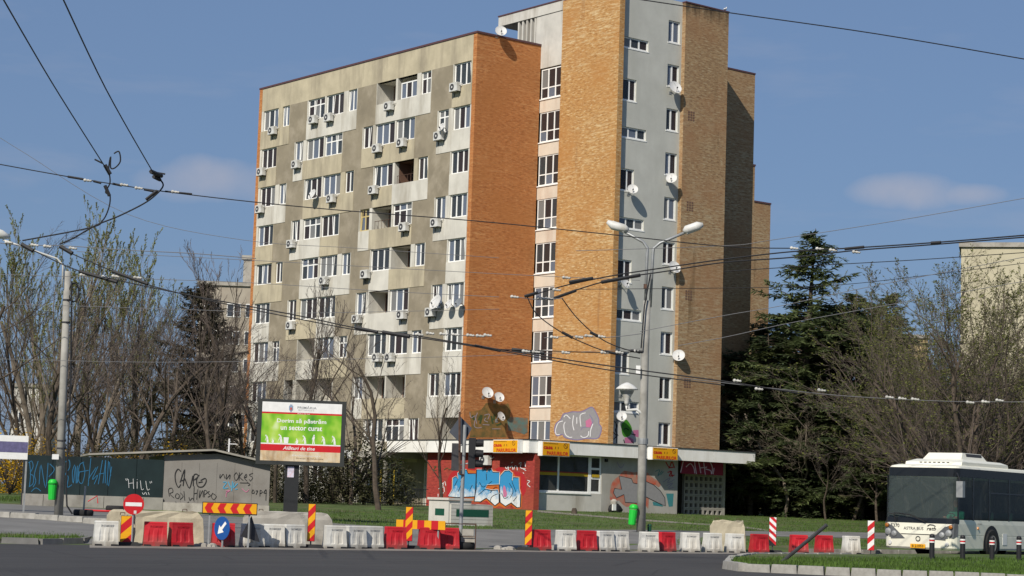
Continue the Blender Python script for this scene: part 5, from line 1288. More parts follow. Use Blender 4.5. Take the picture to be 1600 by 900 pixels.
for x, y in ((2.9,.9),(4.6,.9),(6.2,.9),(2.9,1.6),(4.6,1.6)): obj('grab_pole', MB().tube([(x,y,.36),(x,y,2.6)], .02, 6), flat('pole_yellow',(.35,.33,.20),.4) if (x,y) == (2.9,.9) else bpy.data.materials['pole_yellow'], bus)
obj('dashboard', MB().box(.25,.7,.2,BWD-.2,1.05,1.26), M['black'], bus)
sw = MB(); sw.lathe([(.20,0),(.22,.02),(.20,.04)], 16, (0,0,0), 'z', False); obj('steering_wheel', sw, M['black'], bus, (.85,.62,1.32), rot=(0,RAD(-30),0))
ds = MB(); ds.box(1.35,1.75,.38,.85,.75,.9); ds.box(1.70,1.82,.38,.85,.9,1.75); obj('driver_seat', ds, M['black'], bus)
# headlights
hl = mat('headlight_grey', (.10,.105,.11), .25, .1, 3, spec=.6)
for far in (0, 1):
    def Y(y): return y if not far else BWD-y
    h = MB(); pts = [(.005,Y(.62),.60),(.30,Y(-.008),.72),(.32,Y(-.008),1.12),(.03,Y(.22),1.10)]
    mid = (-.012, Y(.28), .62); mid2 = (.0, Y(.20), 1.08); mid3 = (-.016, Y(.45), .80)
    h.poly([(-.012,Y(.80),.60),(-.012,Y(.30),.58),(-.010,Y(.30),1.03)]); h.poly([(-.012,Y(.30),.62),(.07,Y(.06),.66),(.10,Y(.045),1.12),(-.010,Y(.30),1.0)]); h.poly([(.07,Y(.06),.66),(.24,Y(-.010),.72),(.26,Y(-.010),1.10),(.10,Y(.045),1.12)])
    ho_ = obj('headlight', h, hl, bus)
    for (x, y, z, r) in ((-.03,.42,.74,.085),(-.01,.20,.80,.10),(.01,.14,1.0,.06)): obj('lens', MB().lathe([(r*1.15,.0),(r,-.02),(r*.4,-.035)], 12, (x+.01,Y(y),z), 'x'), M['steel'] if z < .9 else flat('indicator_amber',(.35,.12,.02),.3), ho_)
    obj('fog_lamp', MB().lathe([(.07,0),(.065,-.02)], 12, (.01,Y(.26),.45), 'x'), M['dish'], bus)
obj('bumper_line', MB().box(-.006,.004,.66,BWD-.66,.725,.742), M['black'], bus)
obj('licence_plate', MB().box(-.022,-.002,BWD/2-.26,BWD/2+.26,.30,.43), M['yel'], bus); lettering(bus, 'B 21053', M['black'], .40, .075, -.027, BWD/2, .365, -pi/2, .01)
obj('emblem', MB().lathe([(.085,-.004),(.085,-.012),(.06,-.012),(.06,-.004)], 16, (.0,BWD/2,.60), 'x', False), M['dark_steel'], bus)
gd = flat('bus_lettering', (.07,.07,.08), .5)
lettering(bus, 'ASTRA BUS', gd, .70, .10, .008, 1.43, .92, -pi/2, .012); lettering(bus, '5370', M['black'], .30, .12, .008, 2.08, 1.0, -pi/2, .01)
lettering(bus, 'ratb', M['black'], .33, .12, .008, .80, .93, -pi/2, .02, .3)
obj('emblem_stroke', MB().tube([(.012,.94,1.01),(.010,.86,1.06),(.010,.74,1.05),(.012,.66,1.01)], .014, 5), M['black'], bus)
lettering(bus, 'CITELIS', gd, .34, .04, 1.85, -.006, 1.12, 0, .0)
for k, (a, e) in enumerate((((.0,1.5,1.20),(-.035,.80,1.34)),((.0,2.1,1.20),(-.035,2.45,1.42)))):
    w_ = MB(); w_.tube([(-.03,1.0+k*1.05,1.14),(-.06,1.55+k*.55,1.36),(-.05,2.1+k*.2,1.40)], .02, 5); obj('wiper', w_, M['black'], bus)
mr = MB(); mr.loft([[(-.05+x,-.22+y,z) for x, y in ((-.08,-.11),(.1,-.11),(.1,.11),(-.08,.11))] for z in (1.95,2.02,2.4,2.46)]); obj('mirror', mr, M['steel'], bus); obj('mirror_arm', MB().tube([(-.02,-.2,2.44),(.0,-.12,2.62),(.14,.0,2.72)], .025, 6), M['black'], bus)
# wheels with arches
for x in (2.75, 8.7):
    for near in (1, 0):
        y = -.012 if near else BWD+.012; s_ = 1 if near else -1
        ar = MB(); n = 14; P = []
        for i in range(n+1): a = pi*i/n; P.append((x+.62*cos(a), y, .42+.66*sin(a)))
        ar.poly([(x+.62,y,.26)]+P+[(x-.62,y,.26)]); obj('wheel_arch', ar, M['black'], bus)
        wh_ = MB(); wh_.lathe([(.27,-.012),(.44,-.012),(.49,.04),(.49,.24),(.44,.29)], 24, (x,y+(-.03 if near else -.25),.48), 'y'); wo = obj('wheel', wh_, M['rubber'], bus)
        obj('rim', MB().lathe([(.28,-.02),(.27,.0),(.16,.04),(.15,-.03),(.06,-.04)], 18, (x,y-.03 if near else y+.03,.48), 'y'), M['conc'] if near else M['steel'], wo)
obj('side_marker', MB().lathe([(.05,0),(.04,-.03)], 10, (1.72,-.002,.98), 'y'), flat('marker_amber',(.6,.22,.03),.3), bus)
obj('side_plate', MB().box(3.62,3.95,-.010,-.002,.45,.82), M['white'], bus)
# roof unit
ac = MB(); ac.loft([[(1.0,.25,2.96),(4.6,.25,2.96),(4.6,2.25,2.96),(1.0,2.25,2.96)],[(1.05,.25,3.10),(4.55,.25,3.10),(4.55,2.25,3.10),(1.05,2.25,3.10)],[(1.5,.42,3.20),(4.3,.42,3.18),(4.3,2.08,3.18),(1.5,2.08,3.20)]]); aco = obj('roof_unit', ac, M['cream'], bus)
ac = MB(); ac.loft([[(1.6,.55,3.17),(3.6,.55,3.17),(3.6,1.95,3.17),(1.6,1.95,3.17)],[(1.9,.65,3.42),(3.3,.65,3.42),(3.3,1.85,3.42),(1.9,1.85,3.42)]]); obj('housing', ac, M['cream'], aco)
for k in range(7): obj('vent_slot', MB().box(1.035,1.06,.7+k*.16,.79+k*.16,3.0,3.09), M['black'], aco)
obj('panel', MB().box(2.1,3.25,.60,.645,3.21,3.40), M['grille'], aco)
# driver
dm = bpy.data.meshes.new('body')
J = [(1.5,.62,.92),(1.52,.62,1.12),(1.50,.62,1.38),(1.48,.62,1.52),(1.45,.62,1.60),(1.43,.62,1.74),(1.47,.42,1.46),(1.30,.34,1.25),(1.02,.42,1.30),(1.47,.82,1.46),(1.28,.90,1.24),(1.02,.80,1.30),(1.10,.52,.90),(1.02,.50,.45),(1.10,.74,.90),(1.02,.74,.45),(.90,.50,.40),(.90,.74,.40)]
E_ = [(0,1),(1,2),(2,3),(3,4),(4,5),(2,6),(6,7),(7,8),(2,9),(9,10),(10,11),(0,12),(12,13),(13,16),(0,14),(14,15),(15,17)]
RD = [.15,.15,.17,.08,.07,.10,.075,.052,.04,.075,.052,.04,.085,.055,.085,.055,.05,.05]
dm.from_pydata(J, E_, [])
drv = thing('person', 'bus driver in a green shirt sitting behind the side window of the bus', 'person', tuple(bus.location), bus.rotation_euler.z)
dmo = obj('body', dm, None, drv); dm.materials.append(flat('shirt_green', (.02,.22,.13), .8))
sk = dmo.modifiers.new('skin', 'SKIN'); sd = dmo.modifiers.new('sub', 'SUBSURF'); sd.levels = 1; sd.render_levels = 1
for i, r in enumerate(RD): dm.skin_vertices[0].data[i].radius = (r, r)
dm.skin_vertices[0].data[0].use_root = True
skin = flat('skin', (.45,.22,.16), .6)
hd = MB(); hd.loft([[(1.42+.085*k*cos(a)*1.05, .62+.078*k*sin(a), z) for a in [i*pi/6 for i in range(12)]] for z, k in ((1.63,.5),(1.67,.85),(1.74,1.05),(1.81,1.05),(1.87,.8),(1.90,.4))]); hd.loft([[(1.325,.605,1.74),(1.345,.605,1.75),(1.345,.635,1.75),(1.325,.635,1.74)],[(1.335,.612,1.79),(1.345,.612,1.79),(1.345,.628,1.79),(1.335,.628,1.79)]]); obj('head', hd, skin, drv, smooth=True)
hr = MB(); hr.loft([[(1.45+.09*k*cos(a), .62+.086*k*sin(a), z) for a in [i*pi/6 for i in range(12)]] for z, k in ((1.76,1.0),(1.84,1.08),(1.90,.85),(1.93,.4))]); obj('hair', hr, M['black'], drv, smooth=True)
for y, sgn in ((.42,-1),(.80,1)):
    hn = MB(); hn.tube([(1.05,y,1.30),(.97,y,1.31),(.92,y,1.31)], [.032,.042,.03], 6)
    for k in range(4): hn.tube([(.92,y-.03+k*.02,1.31),(.89,y-.03+k*.02,1.33),(.885,y-.03+k*.02,1.30)], [.010,.010,.008], 5)
    hn.tube([(.97,y+sgn*.03,1.31),(.93,y+sgn*.055,1.33),(.90,y+sgn*.05,1.32)], [.012,.011,.008], 5); obj('hand', hn, skin, drv)
# ================================================================== TREES, SHRUBS, FAR BUILDINGS
M['leaf_bud'] = mat('young_leaves', (.20,.22,.05), .8, .3, .8, trans=.35)
M['leaf_bud2'] = mat('young_leaves_pale', (.34,.36,.11), .8, .3, .8, trans=.35)
M['needle'] = mat('spruce_needles', (.105,.135,.055), .8, .4, .55, col2=(.058,.082,.034), dirt=(.14,.155,.042), dirt_scale=.5, trans=.35)
M['needle_d'] = mat('dark_needles', (.078,.104,.046), .85, .4, .5, col2=(.042,.060,.027), dirt=(.115,.130,.040), dirt_scale=.6, trans=.35)
M['needle_br'] = mat('brown_needles', (.070,.062,.038), .9, .4, .6, col2=(.040,.038,.024), trans=.35)
M['bush'] = mat('bush_leaves', (.070,.072,.030), .85, .35, .8, col2=(.045,.040,.022), trans=.35)
M['forsythia'] = mat('forsythia', (.60,.36,.010), .7, .25, 1.5, trans=.35)
def gen_tree(seed, H=12.0, fork=.28, nlimb=6, spread=.75, up=.12, tw=.008, levels=4, nch=(6,5,4,4), ratio=(.62,.55,.50,.5), leaf=0.0, nleaf=0, r0=None, multi=1, m_tr='bark', m_tw='twig', m_lf='leaf_bud', wob=.16, seg=None):
    rg = random.Random(seed); tr = MB(); cr = MB(); lf = []
    def br(p, d, L, r, lv):
        ns = 6 if lv == 0 else (5 if lv == 1 else (3 if lv < levels-1 else 2))
        pts = [p.copy()]; rad = [r]; dd = d.copy(); ds = [d.copy()]
        rend = r*(.45 if lv == 0 else .25) if lv < levels else tw*.6
        for i in range(ns):
            dd = (dd+Vector((rg.gauss(0,wob), rg.gauss(0,wob), rg.gauss(0,wob*.6)+up*(1 if lv else .3)))).normalized()
            p = p+dd*(L/ns); pts.append(p.copy()); rad.append(max(tw*.6, r+(rend-r)*(i+1)/ns)); ds.append(dd.copy())
        (tr if lv <= 1 else cr).tube(pts, rad, 8 if lv == 0 else (5 if lv == 1 else 3), lv == 0)
        if lv >= levels:
            if leaf and nleaf:
                for _ in range(nleaf):
                    q = pts[0].lerp(pts[-1], rg.uniform(.2,1)); lf.append(q)
            return
        n = nlimb if lv == 0 else nch[min(lv,len(nch)-1)]
        t0 = fork if lv == 0 else .18
        for k in range(n):
            t = t0+(1-t0)*((k+rg.uniform(.1,.9))/n) if lv else t0+(1.0-t0)*((k+rg.random())/n)**1.1
            t = min(t, .98); f = t*ns; i = min(int(f), ns-1); q = pts[i].lerp(pts[i+1], f-i); dr = ds[i+1]
            ax = dr.orthogonal().normalized(); ax.rotate(Matrix.Rotation(rg.uniform(0,2*pi), 3, dr))
            an = spread*(1.0 if lv == 0 else .85)*rg.uniform(.65,1.25)
            nd = dr.copy(); nd.rotate(Matrix.Rotation(an, 3, ax))
            rr = (rad[i]+(rad[i+1]-rad[i])*(f-i))*rg.uniform(.36,.55)
            br(q, nd, L*ratio[min(lv,len(ratio)-1)]*(1.0-.45*t)*rg.uniform(.75,1.2)*(1.35 if lv == 0 else 1), max(tw, rr), lv+1)
    R = r0 or H*.015
    for m in range(multi):
        d = Vector((rg.gauss(0,.04), rg.gauss(0,.04), 1)) if multi == 1 else Vector((.32*cos(2*pi*m/multi+.5), .32*sin(2*pi*m/multi+.5), 1))
        br(Vector((0,0,-.1)), d.normalized(), H*.82*(1 if m == 0 else rg.uniform(.75,1)), R*(1 if multi == 1 else .7), 0)
    L = MB()
    for q in lf:
        a = rg.uniform(0,2*pi); b = rg.uniform(-1,1); s = leaf*rg.uniform(.6,1.3)
        u = Vector((cos(a),sin(a),b*.5)).normalized()*s; w = Vector((-sin(a)*.5,cos(a)*.5,rg.uniform(-.6,.6)))*s*.7
        L.add([q-u*.5,q+w*.5,q+u*.5,q-w*.5],[(0,1,2,3)])
    mz = max(v[2] for v in cr.v)
    return dict(tr=tr.mesh('trunk', M[m_tr]), cr=cr.mesh('crown', M[m_tw]), lf=L.mesh('leaves', M[m_lf]) if lf else None, H=mz, lname='leaves')
def gen_conifer(seed, H=12.0, R=2.6, base=.12, m='needle', droop=.35, dens=1.0, pw=.8, gap=.0, size=.36):
    rg = random.Random(seed); tr = MB(); L = MB()
    lean = (rg.uniform(-.02,.04)*H, 0)
    tr.tube([(0,0,-.1),(lean[0]*.2,0,H*.4),(lean[0]*.6,0,H*.75),(lean[0],0,H)], [H*.016,H*.011,H*.006,.01], 7)
    z = base*H
    while z < H*.985:
        f = (z/H-base)/(1-base); Rl = R*max(.04,(1-f))**pw; nb = max(3, int((4+3*(1-f))*dens))
        for k in range(nb):
            if rg.random() < gap: continue
            a = rg.uniform(0,2*pi); ln = Rl*rg.uniform(.40,1.2)*(1+.18*sin(z*2.1+a*2)); dz = ln*(droop*rg.uniform(-.2,1.5)-.25*f*1.4)
            x0 = lean[0]*f*f; pts = [Vector((x0+ln*t*cos(a), ln*t*sin(a), z-dz*t*t+.12*ln*t)) for t in (0,.35,.7,1)]
            tr.tube(pts, [.03,.02,.012,.006], 3, False)
            ns = max(3, int(ln*5.5*dens))
            for s in range(ns):
                t = (s+rg.random())/ns; t = .18+.82*t; i = min(2,int(t*3)); q = pts[i].lerp(pts[i+1], t*3-i)
                for h in range(9):
                    b = a+rg.uniform(-1.6,1.6); e = rg.uniform(-.75,.45); sz = size*rg.uniform(.6,1.25)*(1.1-.4*t)
                    u = Vector((cos(b)*cos(e),sin(b)*cos(e),sin(e)))*sz; w = Vector((-sin(b),cos(b),rg.uniform(-.8,.8)))*sz*.11
                    L.add([q,q+u*.5+w,q+u,q+u*.5-w],[(0,1,2,3)])
        z += rg.uniform(.15,.30)*(1.0 if f < .8 else .7)
    return dict(tr=tr.mesh('trunk', M['bark']), cr=L.mesh('crown', M[m]), lf=None, H=H, lname='crown')
def gen_bush(seed, w, h, n, m, leaf=.09):
    rg = random.Random(seed); L = MB(); S = MB()
    for k in range(46):
        a = rg.uniform(0,2*pi); S.tube([(0,0,0),(cos(a)*w*.2,sin(a)*w*.2,h*.5),(cos(a)*w*.42,sin(a)*w*.42,h*rg.uniform(.6,.95))], [.02,.012,.005], 3, False)
    for _ in range(n):
        a = rg.uniform(0,2*pi); r = sqrt(rg.random())*w/2; zz = rg.random()
        zmax = h*(1-(r/(w/2))**2*.55)*(.8+.2*sin(a*3+seed)); q = Vector((r*cos(a), r*sin(a), zmax*(1-(1-zz)**1.6*.95)))
        b = rg.uniform(0,2*pi); s = leaf*rg.uniform(.6,1.4); u = Vector((cos(b),sin(b),rg.uniform(-.7,.7)))*s; w_ = Vector((-sin(b),cos(b),rg.uniform(-.8,.8)))*s*.55
        L.add([q-u,q+w_,q+u,q-w_],[(0,1,2,3)])
    return dict(tr=S.mesh('stems', M['bark']), cr=L.mesh('foliage', M[m]), lf=None, H=h, lname='foliage')
def plant(name, g, P, H, label, cat='tree', group=None, rz=0.0, wide=1.0, parts=('trunk','crown')):
    t = thing(name, label, cat, (P.x,P.y,P.z-.03), rz, group); k = H/g['H']; t.scale = (k*wide,k*wide,k)
    obj(parts[0], g['tr'], None, t); obj(parts[1], g['cr'], None, t)
    if g['lf']: obj('leaves', g['lf'], None, t)
    return t
def tree_px(name, g, px, Y, ytop, label, **kw):
    P = atX(px, Y); H = topz(px+(790-ytop)*.034, ytop, P)-P.z
    return plant(name, g, P, H, label, **kw)
BARE = [gen_tree(100+i, 12, fork=[.30,.38,.24,.34,.36][i], nlimb=[8,8,8,9,7][i], spread=[.72,.62,.8,.6,.75][i], up=[.06,.08,.04,.09,.06][i], nch=(7,6,6,5), tw=.008) for i in range(5)]
SLIM = [gen_tree(200+i, 12, fork=.22, nlimb=11, spread=.42, up=.20, nch=(6,5,4,4), leaf=.10, nleaf=14, m_tr='bark_l', m_tw='twig_l', m_lf='leaf_bud2', wob=.10) for i in range(2)]
BUD = [gen_tree(300+i, 12, fork=.10, nlimb=9, spread=.66, up=.07, multi=5, nch=(6,6,5,5), tw=.006, leaf=.10, nleaf=4, m_tw='twig', m_lf='leaf_bud') for i in range(2)]
LIGHT = gen_tree(400, 8, fork=.22, nlimb=9, spread=.80, up=.06, nch=(6,6,5,4), m_tr='bark_l', m_tw='twig_l', wob=.2, tw=.006, r0=.085)
FRONT = [gen_tree(410, 10, fork=.25, nlimb=9, spread=.60, up=.15, nch=(5,5,4,4), tw=.008), gen_tree(411, 9, fork=.30, nlimb=8, spread=.45, up=.2, nch=(5,5,4,4), tw=.008)]
SPR = [gen_conifer(500, 13, 3.6, .10, 'needle', .45, 1.0, .62, .10), gen_conifer(501, 11, 3.0, .12, 'needle', .35, 1.1, .60, .06), gen_conifer(502, 11, 3.4, .08, 'needle_d', .40, 1.0, .45, .04)]
BRC = gen_conifer(503, 9, 2.4, .10, 'needle_br', .25, 1.3, .40, .03)
rt = random.Random(77)
# --- left grove
left = [(-25,88,330,0),(12,100,420,3),(40,120,470,1),(75,92,400,0),(118,125,450,4),(150,100,470,2),(188,118,440,3),(205,96,430,4),(238,128,450,1),(262,104,480,0),(300,130,450,2),(322,108,500,4),(345,96,470,3),(372,118,480,0),(55,140,540,2),(170,140,540,1),(285,142,540,3),(395,140,540,1),(395,100,580,2),(100,150,520,3),(0,150,520,2),(215,150,500,0),(250,146,500,2),(30,136,520,4),(140,136,500,0),(320,146,500,1),(365,138,520,3),(75,134,540,2),(190,132,540,4)]
left.sort()
for k, (px, Y, yt, v) in enumerate(left):
    tree_px('bare_tree', BARE[v], px, Y, yt, 'leafless brown tree in the grove left of the block, %s from the left' % (ORD[k] if k < 20 else ['twenty-first','twenty-second','twenty-third','twenty-fourth','twenty-fifth','twenty-sixth','twenty-seventh','twenty-eighth','twenty-ninth','thirtieth','thirty-first'][k-20]), group='bare trees of the left grove', rz=rt.uniform(0,6.28), wide=rt.uniform(.85,1.15))
for px, Y, yt, v, lab in ((88,112,288,0,'tallest slender tree with pale green buds behind the concrete pole'),(40,118,335,1,'slender budding tree left of the tallest one at the left edge'),(150,120,340,1,'slender budding tree just right of the tallest one'),(205,124,430,0,'lower budding tree left of the dark conifer'),(62,126,345,0,'budding tree between the leftmost and the tallest one'),(118,128,322,0,'budding tree close behind the tallest one'),(182,130,385,1,'budding tree halfway to the dark conifer')):
    tree_px('budding_tree', SLIM[v], px, Y, yt, lab, group='slender budding trees', rz=rt.uniform(0,6), wide=1.1)
tree_px('bare_tree', FRONT[1], 352, 100, 382, 'thin leafless tree reaching highest beside the grey facade')
tree_px('conifer', BRC, 303, 112, 440, 'dark brownish conifer between bare trees left of the block')
tree_px('bare_tree', BARE[4], 415, 108, 500, 'leafless tree close to the left facade edge', rz=2.5)
tree_px('bare_tree', FRONT[1], 478, 102, 440, 'slim leafless tree in front of the middle of the grey facade', rz=1.0)
tree_px('bare_tree', FRONT[0], 592, 92, 448, 'spreading leafless tree right of the billboard before the facade', rz=2.2, wide=1.15)
tree_px('bare_tree', BARE[2], 548, 103, 520, 'leafless tree behind the billboard right edge', rz=.6)
tree_px('bare_tree', FRONT[0], 690, 108, 545, 'leafless small tree before the brick corner of the facade', rz=4.0)
tree_px('bare_tree', BARE[1], 430, 98, 540, 'leafless tree behind the billboard leg', rz=5.0)
# shrubs
BU = [gen_bush(600, 4, 3.0, 4200, 'bush', .045), gen_bush(601, 4, 3.0, 1500, 'forsythia', .06), gen_bush(602, 3.5, 2.2, 3600, 'bush', .045)]
for k, (px, Y, yt, v) in enumerate(((15,92,668,1),(48,94,668,1),(66,96,678,1),(205,98,700,1),(266,96,686,1),(160,100,690,1))):
    tree_px('forsythia_bush', BU[v], px, Y, yt, 'yellow flowering bush behind the hoarding, %s from the left' % ORD[[0,1,2,4,5,3][k]], cat='bush', group='forsythia bushes', rz=k*1.3, parts=('stems','foliage'))
gb = [(110,100,690,0),(150,104,660,2),(185,100,670,0),(240,104,660,0),(290,102,665,2),(330,104,650,0),(372,100,670,2),(402,100,700,0),(520,104,700,0),(545,105,648,2),(568,106,690,0),(480,105,730,2),(440,101,735,0),(610,107,745,2),(20,104,690,2),(70,106,680,0),(500,106,745,0)]
gb.sort()
for k, (px, Y, yt, v) in enumerate(gb):
    tree_px('shrub', BU[v], px, Y, yt, 'green shrub left of the shops, %s from the left' % ORD[k], cat='shrub', group='green shrubs on the left', rz=k*.9, parts=('stems','foliage'))
# --- right side
tree_px('spruce_tree', SPR[0], 1250, 129, 356, 'tallest dark spruce right of the block, with a leaning top', rz=.0, wide=1.3)
tree_px('spruce_tree', SPR[1], 1378, 126, 452, 'pointed spruce farthest right beside the budding tree', rz=1, wide=1.3)
tree_px('spruce_tree', SPR[1], 1340, 130, 452, 'pointed spruce between the tallest spruce and the farthest right one', rz=2.4, wide=1.3)
cn = [(1150,130,545,2,1.3),(1178,138,500,2,1.6),(1200,129,520,2,1.7),(1225,136,490,1,1.8),(1272,131,470,2,1.8),(1300,138,480,1,1.8),(1318,128,490,2,1.7),(1358,135,480,2,1.8),(1392,130,530,1,1.7),(1140,140,560,2,1.5),(1250,142,520,2,1.9),(1335,142,520,2,1.9),(1415,138,590,2,1.5),(1172,127,600,1,1.5),(1242,127,600,1,1.6),(1345,126,600,1,1.6)]
cn.sort()
for k, (px, Y, yt, v, w) in enumerate(cn):
    tree_px('conifer', SPR[v], px, Y, yt, 'dark evergreen in the thicket right of the block, %s from the left' % ORD[k], group='dark evergreens of the thicket', rz=rt.uniform(0,6), wide=w)
tree_px('budding_tree', BUD[0], 1505, 98, 384, 'broad multi-stemmed budding tree above the bus', wide=1.15)
tree_px('budding_tree', BUD[1], 1588, 104, 392, 'budding tree at the right photo edge before the beige tower', wide=1.1, rz=2)
tree_px('budding_tree', BUD[1], 1452, 120, 450, 'budding tree between the spruces and the broad one', rz=1.2, wide=.8)
tree_px('budding_tree', BUD[0], 1545, 112, 398, 'budding tree directly above the bus roof unit right of the broad one', rz=2.9, wide=1.05)
tree_px('budding_tree', BUD[1], 1490, 116, 410, 'budding tree standing behind the broad multi-stemmed one', rz=4.1, wide=1.0)
tree_px('bare_tree', LIGHT, 1226, 125, 570, 'pale grey leafless tree standing in front of the dark spruces', wide=1.2)
tree_px('bare_tree', LIGHT, 1251, 126, 600, 'pale leaning leafless tree, second in front of the dark spruces', rz=2.0, wide=1.1)
rw = [(1333,124,580,1),(1420,120,540,4),(1452,106,580,0),(1478,116,540,2),(1530,120,520,3),(1560,108,560,4),(1590,122,540,0),(1440,108,660,4),(1500,100,640,1),(1545,102,640,0),(1620,106,540,2),(1410,135,560,1),(1480,138,540,4),(1550,140,540,3),(1370,121,660,2),(1290,122,680,4)]
rw.sort()
for k, (px, Y, yt, v) in enumerate(rw):
    tree_px('bare_tree', BARE[v], px, Y, yt, 'leafless tree in the dark wood behind the bus, %s from the left' % ORD[k], group='bare trees of the right wood', rz=rt.uniform(0,6.28), wide=rt.uniform(.85,1.1))
for k, (px, Y, yt) in enumerate(((1160,136,720),(1215,130,700),(1270,132,700),(1330,134,680),(1385,132,640),(1440,132,600),(1500,134,600),(1560,134,600),(1610,134,600))):
    tree_px('shrub', BU[k % 2*2], px, Y, yt, 'dark undergrowth bush at the back of the right wood, %s from the left' % ORD[k], cat='shrub', group='undergrowth bushes of the right wood', rz=k*1.1, wide=1.5, parts=('stems','foliage'))
# --- ivy-like climbing greenery is absent; small garden tree left of the red wall
# --- far buildings
def far_block(name, label, px0, px1, ytop, Y, m, wins, rotz=0.0, dep=12, roof=None):
    a = onY(px0, ytop, Y); b = onY(px1, ytop, Y); w = b.x-a.x; z = a.z
    t = thing(name, label, 'building', (a.x, Y, .8), rotz)
    obj('wall', MB().box(0,w,0,dep,0,z-.8), m, t); obj('roof', MB().box(-.2,w+.2,-.2,dep,z-.8,z-.4), roof or M['conc'], t)
    for x0, x1, z0, z1 in wins:
        f = obj('window', MB().box(x0,x1,-.06,-.005,z0,z1), M['white_frame'], t); n = max(2, round((x1-x0)/.8))
        for k in range(n): obj('pane', MB().box(x0+(x1-x0)*k/n+.07,x0+(x1-x0)*(k+1)/n-.05,-.08,-.062,z0+.08,z1-.08), M['glass_far'], f)
    return t
M['glass_far'] = mat('far_glass', (.045,.05,.06), .15, .3, 2, spec=.6)
fb = mat('far_beige', (.36,.32,.26), .9, .12, .4, dirt=(.27,.23,.18), dirt_scale=.3)
a = onY(312, 445, 205); H = a.z-.8; ws_ = []
for r in range(6):
    z = H-3.2-r*2.8
    for x0, x1 in ((.6,2.2),(2.9,4.3),(4.8,6.2),(6.9,8.2),(9.2,11)): ws_.append((x0, x1, z, z+1.4))
far_block('apartment_building', 'pale apartment block far behind, left of the tall block', 312, 430, 445, 205, fb, ws_)
far_block('stair_head', 'small concrete roof structure on the far left apartment block', 381, 397, 405, 208, M['conc'], [], 0, 4)
far_block('apartment_building', 'tall blank beige end wall of a building at the right edge', 1502, 1720, 386, 175, mat('beige_end_wall', (.50,.46,.33), .9, .07, .3, dirt=(.40,.36,.25), dirt_scale=.25, streak=True), [], RAD(-14), 14)
t = far_block('apartment_building', 'low ochre building glimpsed between the spruces and the budding tree', 1388, 1450, 527, 230, mat('ochre_wall', (.40,.31,.16), .9, .1, .4), [(.4+k*1.2, 1.2+k*1.2, 16.0, 17.4) for k in range(3)])
far_block('apartment_building', 'white building glimpsed low between the bare trees at the left edge', 20, 68, 604, 215, M['white_plaster'], [(.4+k*1.1,1.1+k*1.1,7.0-2.6*r,8.2-2.6*r) for k in range(2) for r in range(3)])
# --- parked cars among the trees
def car(px, Y, rz, m, label):
    P = atX(px, Y); t = thing('parked_car', label, 'car', (P.x,P.y,P.z), rz, 'cars parked behind the right wood')
    b = MB(); W = .85
    prof = [(-2.1,.35),(-2.1,.75),(-1.9,.85),(-1.1,.92),(2.0,.92),(2.1,.8),(2.1,.35)]
    b.prism([(x,-W,z) for x, z in prof], (0,2*W,0)); obj('body', b, m, t)
    c = MB(); c.hexa([(-1.1,-W+.03,.92),(1.9,-W+.03,.92),(1.9,W-.03,.92),(-1.1,W-.03,.92)],[(-.4,-W+.18,1.42),(1.3,-W+.18,1.42),(1.3,W-.18,1.42),(-.4,W-.18,1.42)]); obj('cabin', c, M['glass_far'], t)
    obj('roof', MB().box(-.38,1.28,-W+.17,W-.17,1.424,1.46), m, t)
    for x in (-1.3,1.3):
        for s in (-1,1):
            w = obj('wheel', MB().lathe([(.2,-.09),(.31,-.09),(.31,.09),(.2,.09)], 14, (x,s*(W-.05),.31), 'y'), M['rubber'], t); obj('rim', MB().lathe([(.19,-.095),(.19,.095)], 10, (x,s*(W-.05),.31), 'y'), M['steel'], w)
    for s in (-.6,.6): obj('headlight', MB().box(-2.13,-2.10,s-.15,s+.15,.62,.76), M['dish'], t)
car(1345, 137, .3, flat('car_blue', (.12,.17,.24), .3), 'pale blue car parked deep among the trees, middle of three')
car(1262, 139, .2, flat('car_dark', (.05,.055,.06), .3), 'dark car parked among the trees, nearest the block')
car(1425, 140, .4, flat('car_silver', (.28,.30,.32), .3), 'silver car parked among the trees left of the bus')
# bird on the tower edge
q = ony(1133, 17, -7.3); t = thing('pigeon', 'small pale bird sitting on the roof edge of the brown brick tower', 'bird', tuple(bw(q.x,-7.3,32.43)), PSI+.4)
bd = MB(); bd.loft([[(x+0, .09*k*cos(a), .14+.08*k*sin(a)+zz) for a in [i*pi/4 for i in range(8)]] for x, k, zz in ((-.22,.15,-.04),(-.12,.7,-.01),(0,1.0,0),(.10,.85,.03),(.16,.5,.10),(.19,.5,.15),(.24,.35,.16),(.28,.1,.15))]); obj('body', bd, M['dish'], t, smooth=True)
lg_ = MB()
for s in (-.03,.03): lg_.tube([(0,s,.08),(.01,s,0)], .008, 4)
obj('legs', lg_, M['rust'], t)
